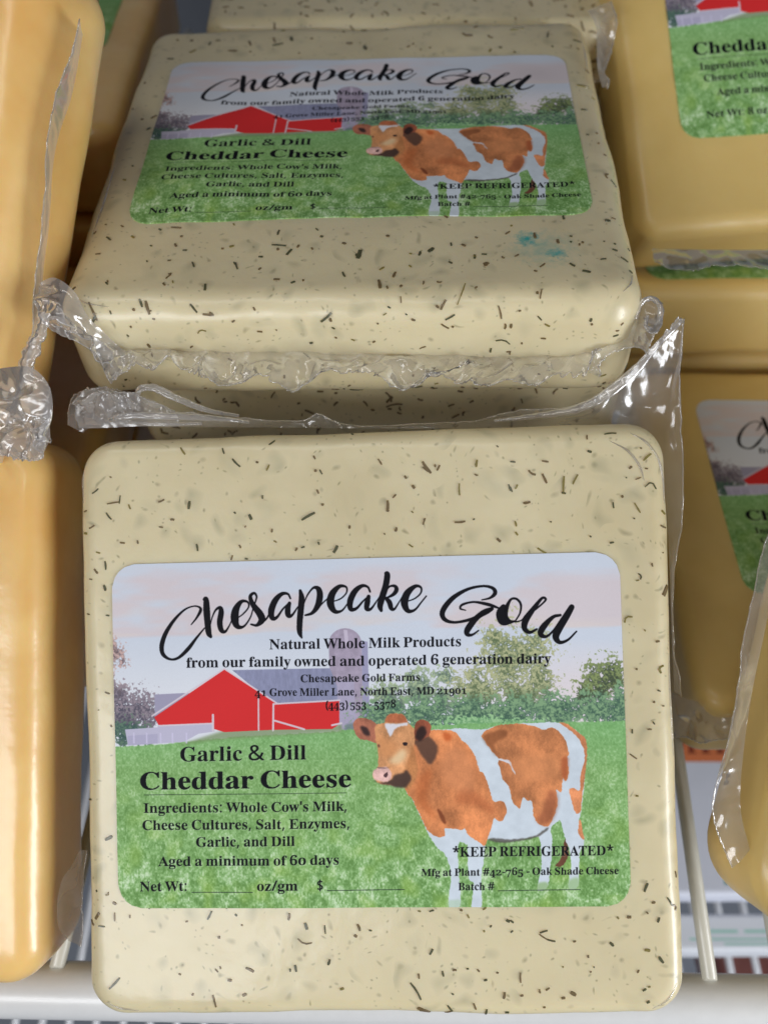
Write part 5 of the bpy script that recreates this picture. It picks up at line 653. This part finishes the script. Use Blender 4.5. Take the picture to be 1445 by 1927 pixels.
def film_sheet(name, key, parent, mat=M_FILM, nu=160, nv=14, amp=.10, freq=1.6, seed=1, rag=.03, flute=0, rim=.013):
    a, b = FILMS[key]; A_ = catm(a, nu); B_ = catm(b, nu)
    # resample the outer curve by position of the inner one is not needed: both run together
    V = []; F = []
    for i in range(nu):
        rg = noise.noise(Vector((i*.35, seed, 0)))*rag+noise.noise(Vector((i*.9, seed, 4)))*rag*.6
        for j in range(nv):
            t = j/(nv-1)*(1+rg); p = A_[i].lerp(B_[i], t)
            tan = (A_[min(i+1, nu-1)]-A_[max(i-1, 0)]); ac = B_[i]-A_[i]; n = tan.cross(ac)
            n = n.normalized() if n.length > 1e-9 else Vector((0, 0, 1))
            w = min(t*1.6, 1)
            p = p+n*(crease(p, seed, freq)*amp*w+(math.sin(i*flute)*amp*.5*w if flute else 0))
            V.append(p)
    for i in range(nu-1):
        for j in range(nv-1): F.append((i*nv+j, (i+1)*nv+j, (i+1)*nv+j+1, i*nv+j+1))
    if rim:        # the cut edge of the film is a touch thicker and catches light
        edge = [V[i*nv+nv-1] for i in range(nu)]; b0 = len(V)
        for i in range(nu):
            d = (edge[min(i+1, nu-1)]-edge[max(i-1, 0)]); d = d.normalized() if d.length > 1e-9 else Vector((1, 0, 0))
            u = d.cross(Vector((0, .2, 1))).normalized(); v = d.cross(u)
            for k in range(5): a_ = 2*math.pi*k/5; V.append(edge[i]+u*math.cos(a_)*rim+v*math.sin(a_)*rim)
        for i in range(nu-1):
            for k in range(5): F.append((b0+i*5+k, b0+(i+1)*5+k, b0+(i+1)*5+(k+1) % 5, b0+i*5+(k+1) % 5))
    return mesh_obj(name, V, F, mat, parent)
def film_tube(name, key, parent, mat=M_FILMM, nu=60, k=10, seed=1, crump=.25, flat=.7):
    P = FILMS[key][0]; C_ = catm(P, nu); V = []; F = []
    for i in range(nu):
        t = i/(nu-1)*(len(P)-1); q = min(int(t), len(P)-2); r = P[q][3]+(P[q+1][3]-P[q][3])*(t-q)
        d = (C_[min(i+1, nu-1)]-C_[max(i-1, 0)]).normalized(); u = d.cross(Vector((0, .3, 1))).normalized(); v = d.cross(u)
        for j in range(k):
            a = 2*math.pi*j/k; rr = r*(1+crump*noise.noise(Vector((i*.3, math.cos(a)*1.3+seed, math.sin(a)*1.3)))*2)
            V.append(C_[i]+u*math.cos(a)*rr+v*math.sin(a)*rr*flat)
    for i in range(nu-1):
        for j in range(k): F.append((i*k+j, (i+1)*k+j, (i+1)*k+(j+1) % k, i*k+(j+1) % k))
    return mesh_obj(name, V, F, mat, parent)
def edge_flange(parent, cx, cy, sx, sy, z, w, seed, mat=M_FILM, sides='TBLR', rc=.6, name='film_flange'):
    """crimped seal running round the middle of the block's rim"""
    pts = rounded_rect(sx, sy, rc, 6); n = len(pts); path = []
    for i in range(n):
        a = Vector(pts[i]); b = Vector(pts[(i+1) % n]); L_ = (b-a).length; k = max(1, int(L_/.12))
        for t in range(k): path.append(a.lerp(b, t/k))
    m = len(path); V = []; F = []; nv = 6
    for i in range(m):
        d = path[(i+1) % m]-path[i-1]; o = Vector((d.y, -d.x)).normalized()
        ww = w*(1+.7*noise.noise(Vector((i*.13, seed, 0)))+.3*noise.noise(Vector((i*.5, seed, 3))))
        for j in range(nv):
            t = j/(nv-1); p = path[i]+o*(ww*t-.05)
            zz = z+t*w*(.9*noise.noise(Vector((i*.11, seed, 7)))+.5*noise.noise(Vector((i*.4, t, seed)))-.2)
            V.append((p.x+cx, p.y+cy, zz))
    for i in range(m):
        a = i*nv; b = ((i+1) % m)*nv
        for j in range(nv-1): F.append((a+j, b+j, b+j+1, a+j+1))
    return mesh_obj(name, V, F, mat, parent)
def bar(name, a, b, r, mat, parent=None, k=18, rings=2, squash=1.0):
    a = Vector(a); b = Vector(b); d = (b-a).normalized(); u = d.cross(Vector((0, 0, 1))).normalized(); v = u.cross(d); V = []; F = []
    secs = [(0, .0), (0, .8), (.12*r, 1)] + [(t*(b-a).length/(rings+1), 1) for t in range(1, rings+1)] + [((b-a).length-.12*r, 1), ((b-a).length, .8), ((b-a).length, 0)]
    for s_, f in secs:
        for j in range(k):
            an = 2*math.pi*j/k; V.append(a+d*s_+u*math.cos(an)*r*f*squash+v*math.sin(an)*r*f)
    for i in range(len(secs)-1):
        for j in range(k): F.append((i*k+j, (i+1)*k+j, (i+1)*k+(j+1) % k, i*k+(j+1) % k))
    return mesh_obj(name, V, F, mat, parent)

# ---------------------------------------------------------------- setting: white wire shelf, case behind and below
def structure(o): return tag(o, kind='structure')
def plane(name, pts, mat): return structure(mesh_obj(name, pts, [(0, 1, 2, 3)], mat, None, False))
plane('case_floor', [(-80, -30, -34), (80, -30, -34), (80, 60, -34), (-80, 60, -34)], M_CASE)
plane('case_back_wall', [(-80, 48, -34), (80, 48, -34), (80, 48, 40), (-80, 48, 40)], M_CASE)
sh = thing('wire_shelf', Matrix.Translation((0, 0, 0)), 'white enamelled wire shelf with round front rail under the cheese packages', 'shelf')
bar('front_rail', (-30, 4.55, -.30), (30, 3.45, -.30), .52, M_RAIL, sh, 28)
for k in range(-14, 12):
    x = 6.22+1.39*k
    bar('shelf_wire', (x, 4.3-.018*x, .08), (x+2.0, 42, .08), .148, M_WIRE, sh, 14)
ls = thing('lower_wire_shelf', Matrix.Translation((0, 0, -.13)), 'lower wire shelf with thin vertical wires seen blurred below the front rail', 'shelf')
bar('lower_rail', (-30, 4.9, -1.6), (30, 4.9, -1.6), .3, M_DARKW, ls, 16)
for k in range(-30, 32):
    x = k*.86+.25
    bar('lower_wire', (x, 5.2, -1.2), (x, 30, -1.2), .12, M_DARKW, ls, 10)

# ---------------------------------------------------------------- herb cheddar packages
A = thing('cheese_package', frame_matrix('A'), 'garlic and dill cheddar block leaning upright in front, large label facing the camera', 'cheese', 'herb flecked cheddar packages')
blkA = rounded_block('cheese_block', 10.0, 9.85, 2.3, .62, .28, M_DILL, A, 1, .035, (.14, .16), 30)
bA = bvh_of(blkA)
make_label(A, M_LAB, bA)
herb_flecks(A, bA, FLECKS['A'], 'top')
inlab = lambda x, y: abs(x) < 4.4 and abs(y) < 3.0
herb_specks(A, bA, 90, (-4.8, 5.0), (-4.6, 5.0), 'top', inlab, 3)
film_sheet('film_flange', 'A_top', A, M_FILM, 420, 16, .16, 1.5, 2, .05)
film_sheet('film_knot', 'A_knot', A, M_FILMM, 90, 24, .3, 3.2, 31, .05)
film_sheet('film_knot', 'A_knot2', A, M_FILM, 60, 20, .3, 4.0, 33, .08)
for k, nm in enumerate(('A_fold1', 'A_fold2', 'A_fold3', 'A_fold4')): film_tube('film_fold', nm, A, M_FILM, 90, 12, k+1, .12, .55)

B = thing('cheese_package', frame_matrix('B'), 'garlic and dill cheddar block lying flat, turquoise ink smudge below its label', 'cheese', 'herb flecked cheddar packages')
blkB = rounded_block('cheese_block', 10.15, 10.15, 2.3, .66, .55, M_DILL2, B, 2, .06, (-.1, -.27), 30)
bB = bvh_of(blkB)
make_label(B, M_LAB, bB)
herb_flecks(B, bB, FLECKS['B'], 'top'); herb_flecks(B, bB, FLECKS['Bf'], 'front')
herb_specks(B, bB, 90, (-5.0, 4.8), (-5.2, 4.3), 'top', inlab, 5)
herb_specks(B, bB, 40, (-4.7, 4.6), (-2.2, -.2), 'front', None, 6)
film_sheet('film_flange', 'B_front', B, M_FILM, 360, 18, .36, 2.4, 4, .10)
film_sheet('film_knot', 'B_left', B, M_FILMM, 90, 22, .35, 2.2, 5, .04)
film_sheet('film_knot', 'B_leftb', B, M_FILMM, 70, 18, .35, 3.0, 6, .08)
film_sheet('film_knot', 'B_right', B, M_FILM, 110, 22, .30, 2.4, 7, .05)
film_tube('film_curl', 'B_loop', B, M_FILM, 60, 10, 5, .3, .8)

def film_crease(parent, bvh, pts, r=.02, seed=1):
    P = []
    for x, y in pts:
        h = bvh.ray_cast(Vector((x, y, 3)), Vector((0, 0, -1)))
        if h[0] is not None: P.append(tuple(h[0]+h[1]*.008)+(r,))
    if len(P) > 2:
        P[0] = P[0][:3]+(.004,); P[-1] = P[-1][:3]+(.004,)
        FILMS['tmp'] = [P]; film_tube('film_crease', 'tmp', parent, M_FILM, 40, 6, seed, .1, .5)
for pts in ([(4.55, 4.9), (4.8, 4.74), (5.0, 4.45), (5.07, 4.1), (5.08, 3.7)], [(4.2, 4.78), (4.5, 4.6), (4.68, 4.35), (4.75, 4.1)], [(-4.55, -4.5), (-4.3, -4.6), (-4.0, -4.66)], [(-4.75, 4.7), (-4.82, 4.4), (-4.8, 4.0)], [(5.0, -4.2), (4.85, -4.45), (4.6, -4.62)], [(5.08, 1.2), (5.07, .4), (5.09, -.5)]):
    film_crease(A, bA, pts)
for pts in ([(4.75, 4.0), (4.8, 3.2), (4.78, 2.4)], [(4.55, -5.0), (4.7, -4.8), (4.78, -4.5)], [(-4.85, -4.9), (-4.6, -5.1), (-4.2, -5.15)], [(-4.9, -3.2), (-4.86, -2.2), (-4.9, -1.0)]):
    film_crease(B, bB, pts)
def stacked(M, label, cat, group, mat, size=(9.8, 9.8, 2.3), herbs=0, seed=3, flange=True, rc=.6, re=.4):
    t = thing('cheese_package', M, label, cat, group)
    b = rounded_block('cheese_block', size[0], size[1], size[2], rc, re, mat, t, seed, .05, (0, 0), 16)
    if herbs:
        bb = bvh_of(b)
        herb_specks(t, bb, herbs, (-4.7, 4.7), (-4.7, 4.7), 'top', None, seed, .05, .16)
        herb_specks(t, bb, herbs//2, (-4.6, 4.6), (-2.1, -.2), 'front', None, seed+1, .05, .2)
    if flange: edge_flange(t, 0, 0, size[0], size[1], -size[2]/2, .3, seed)
    return t, b
def TM(x, y, z, yaw=0): return Matrix.Translation((x*S, y*S, z*S)) @ Matrix.Rotation(math.radians(yaw), 4, 'Z')
stacked(TM(-.1, 18.35, 7.1), 'herb flecked cheddar block directly under the labelled flat one, second of its stack', 'cheese', 'herb flecked cheddar packages', M_DILL, herbs=200, seed=11, flange=False)
stacked(TM(.15, 18.5, 4.8), 'herb flecked cheddar block in deep shade, third of its stack behind the leaning one', 'cheese', 'herb flecked cheddar packages', M_DILL, seed=12, flange=False)
stacked(TM(-.1, 18.3, 2.5), 'herb flecked cheddar block at the bottom of the stack, resting on the shelf wires', 'cheese', 'herb flecked cheddar packages', M_DILL, seed=13, flange=False)
tD, bD = stacked(frame_matrix('D'), 'herb flecked cheddar block with wet crinkled film at the top edge of the picture', 'cheese', 'herb flecked cheddar packages', M_DILL, herbs=420, seed=14)
film_sheet('film_knot', 'D_side', tD, M_FILM, 60, 16, .3, 2.2, 9, .05)
for k in range(3):
    stacked(TM(.5, 27.9, 7.0-2.3*k), ['herb flecked cheddar block under the crinkled far one', 'herb flecked cheddar block second from the shelf in the far stack', 'herb flecked cheddar block lowest in the far stack'][k], 'cheese', 'herb flecked cheddar packages', M_DILL, seed=15+k, flange=False)

# ---------------------------------------------------------------- golden packages on the left
GG = 'golden cheddar packages on the left'
L2, _ = stacked(frame_matrix('L2'), 'golden cheddar block leaning at the lower left with a bright vertical highlight', 'cheese', GG, M_GOLD, (9.8, 9.6, 2.35), 0, 21, False, .75, .6)
film_sheet('film_corner', 'L2_corner', L2, M_FILM, 60, 12, .2, 1.4, 12, .05)
L1, bL1 = stacked(frame_matrix('L1'), 'golden cheddar block at the upper left with a film seam down its side', 'cheese', GG, M_GOLD, (9.0, 9.5, 2.4), 0, 22, False, .9, .85)
FILMS['L1_seam'] = [[(4.46+.03*math.sin(y*3.1), y, -1.42+.10*math.sin(y*1.3)) for y in np.linspace(3.6, -3.9, 14)], [(4.93+.05*math.sin(y*2.3), y, -.82+.12*math.sin(y*1.1)) for y in np.linspace(3.6, -3.9, 14)]]
film_sheet('film_seam', 'L1_seam', L1, M_FILMM, 160, 8, .06, 1.6, 13, .08)
film_tube('film_tail', 'L1_tail', L1, M_FILMM, 50, 14, 3, .22, .6)
film_sheet('film_knot', 'L1_knot', L1, M_FILMM, 90, 60, .55, 1.5, 17, .05)
film_sheet('film_knot', 'L1_knot', L1, M_FILM, 90, 60, .40, 2.3, 19, .05)
L3, bL3 = stacked(frame_matrix('L3'), 'golden cheddar block lying flat far back on the left with a green label corner showing', 'cheese', GG, M_GOLD, (9.8, 9.8, 2.3), 0, 23, False)
make_label(L3, M_LAB2, bvh_of(bL3), -.3, 1.9)
for (x, y, z, lb) in ((-10.9, 25.3, 5.6, 'golden cheddar block under the far flat one on the left'), (-11.2, 25.5, 3.3, 'golden cheddar block third down in the far left stack'), (-11.0, 15.0, 4.8, 'golden cheddar block in shade behind the lower left one'), (-11.1, 15.1, 2.5, 'golden cheddar block lowest behind the lower left one')):
    stacked(TM(x, y, z), lb, 'cheese', GG, M_GOLD, seed=int(30+z), flange=False)

# ---------------------------------------------------------------- yellow packages on the right
YG = 'yellow cheddar packages on the right'
R1 = thing('cheese_package', frame_matrix('R1'), 'yellow cheddar block propped up at the upper right with a printed label', 'cheese', YG)
blk = rounded_block('cheese_block', 9.8, 9.8, 2.3, .5, .42, M_YEL, R1, 41, .05, (-.62, -.25), 18); 
make_label(R1, M_LAB2, bvh_of(blk))
film_sheet('film_flange', 'R1_front', R1, M_FILM, 120, 10, .2, 2.0, 21, .08)
Gk, bG = stacked(frame_matrix('G'), 'yellow cheddar block under the propped one, strip of green label at its front edge', 'cheese', YG, M_YEL, seed=42, flange=False)
make_label(Gk, M_LAB2, bvh_of(bG), .1, -1.55)
stacked(TM(10.7, 23.7, 2.55), 'yellow cheddar block on the shelf wires below the right hand stack', 'cheese', YG, M_YEL, seed=43, flange=False)
R2, bR2 = stacked(frame_matrix('R2'), 'yellow cheddar block lying flat on the shelf at mid right with its label half hidden', 'cheese', YG, M_YEL, seed=44, flange=False)
make_label(R2, M_LAB2, bvh_of(bR2), 12.17-11.25, 14.33-13.6)
film_sheet('film_flange', 'R2_front', R2, M_FILM, 120, 18, .3, 2.0, 23, .05)
R3, bR3 = stacked(frame_matrix('R3'), 'amber cheddar block standing on its side at the lower right in loose hazy film', 'cheese', YG, M_YEL, (9.8, 8.4, 2.4), 0, 45, False, 1.2)
film_sheet('film_wrap', 'R3_edge', R3, M_FILM, 160, 18, .25, 1.2, 25, .03)

# ---------------------------------------------------------------- cartons on the lower shelf
def carton_art(kind):
    img = np.ones((400, 520, 3), np.float32)*np.array([.80, .81, .86], np.float32)
    def box(x0, y0, x1, y1, c): img[y0:y1, x0:x1] = np.array(c, np.float32)/255
    if kind == 0:
        box(0, 100, 520, 160, (214, 104, 50))
    rg = np.random.RandomState(5)
    return img
def glyph_poly(ch, x, y, h, col_, img):
    adv, cs = GLYPHS[ch]; k = h/228.
    paint(img, [np.array(c, float).reshape(-1, 2)*[k, -k]+[x, y] for c in cs], col_, 1, 0)
    return x+adv*k
def make_carton(name, x0, y0, x1, y1, z, art, label):
    t = thing(name, TM((x0+x1)/2, (y0+y1)/2, z-.8), label, 'carton')
    hx, hy = (x1-x0)/2, (y1-y0)/2
    rounded = rounded_block('carton_body', hx*2, hy*2, .8, .3, .15, image_mat('carton_print', art, .5, .3), t, 50, .03, (0, 0), 10)
    me = rounded.data; ul = me.uv_layers.new(name='UVMap')
    for lp in me.loops:
        v = me.vertices[lp.vertex_index].co/S
        ul.data[lp.index].uv = (v.x/(hx*2)+.5, v.y/(hy*2)+.5)
    rounded.location.z = .8*S
    return t
imgc = np.ones((512, 768, 3), np.float32)*np.array([.82, .83, .88], np.float32)
# carton 1 spans 15 x 10 cm -> 51 px per cm
def cm_rect(img, x0, y0, x1, y1, c, W=15., H=10.):
    h, w, _ = img.shape
    img[int((1-y1/H)*h):int((1-y0/H)*h), int(x0/W*w):int(x1/W*w)] = np.array(c, np.float32)/255
cm_rect(imgc, 0, 4.25, 15, 5.6, (212, 122, 78))
x = 51*1.25
for ch in 'MILD': x = glyph_poly(ch, x, int((1-4.55/10)*512), 36, (120, 52, 40), imgc)+4
x = 51*3.6
for ch in 'A': x = glyph_poly(ch, x, int((1-2.9/10)*512), 52, (120, 140, 150), imgc)
for (a, b_, c_, d, cc) in ((2.2, 2.2, 3.4, 2.35, (120, 150, 160)), (2.2, .3, 2.6, 1.5, (60, 130, 110)), (2.6, .3, 3.1, .55, (60, 130, 110))):
    cm_rect(imgc, a, b_, c_, d, cc)
make_carton('white_carton', 8.2, 8.7, 23.2, 18.7, -10, imgc, 'white carton with an orange printed band lying on the lower shelf at right')
imgd = np.ones((256, 768, 3), np.float32)*np.array([.84, .85, .88], np.float32)
for (a, b_, c_, d) in ((2.0, .75, 3.1, .9), (3.3, .75, 4.3, .9), (1.6, .45, 4.9, .55), (2.6, .25, 4.4, .35)):
    cm_rect(imgd, a, b_, c_, d, (160, 200, 190), 15., 1.6)
make_carton('white_carton', 7.6, 7.25, 22.6, 8.35, -10.6, imgd, 'narrow white carton with faint green print in front of the orange banded one')
t = thing('red_package', TM(12.79, 8.15, -16), 'dark red wrapped package blurred behind the lower shelf wires', 'package')
rounded_block('wrapper', 2.2, 3, 3, .4, .3, M_RED, t, 61, .1, (0, 0), 8)
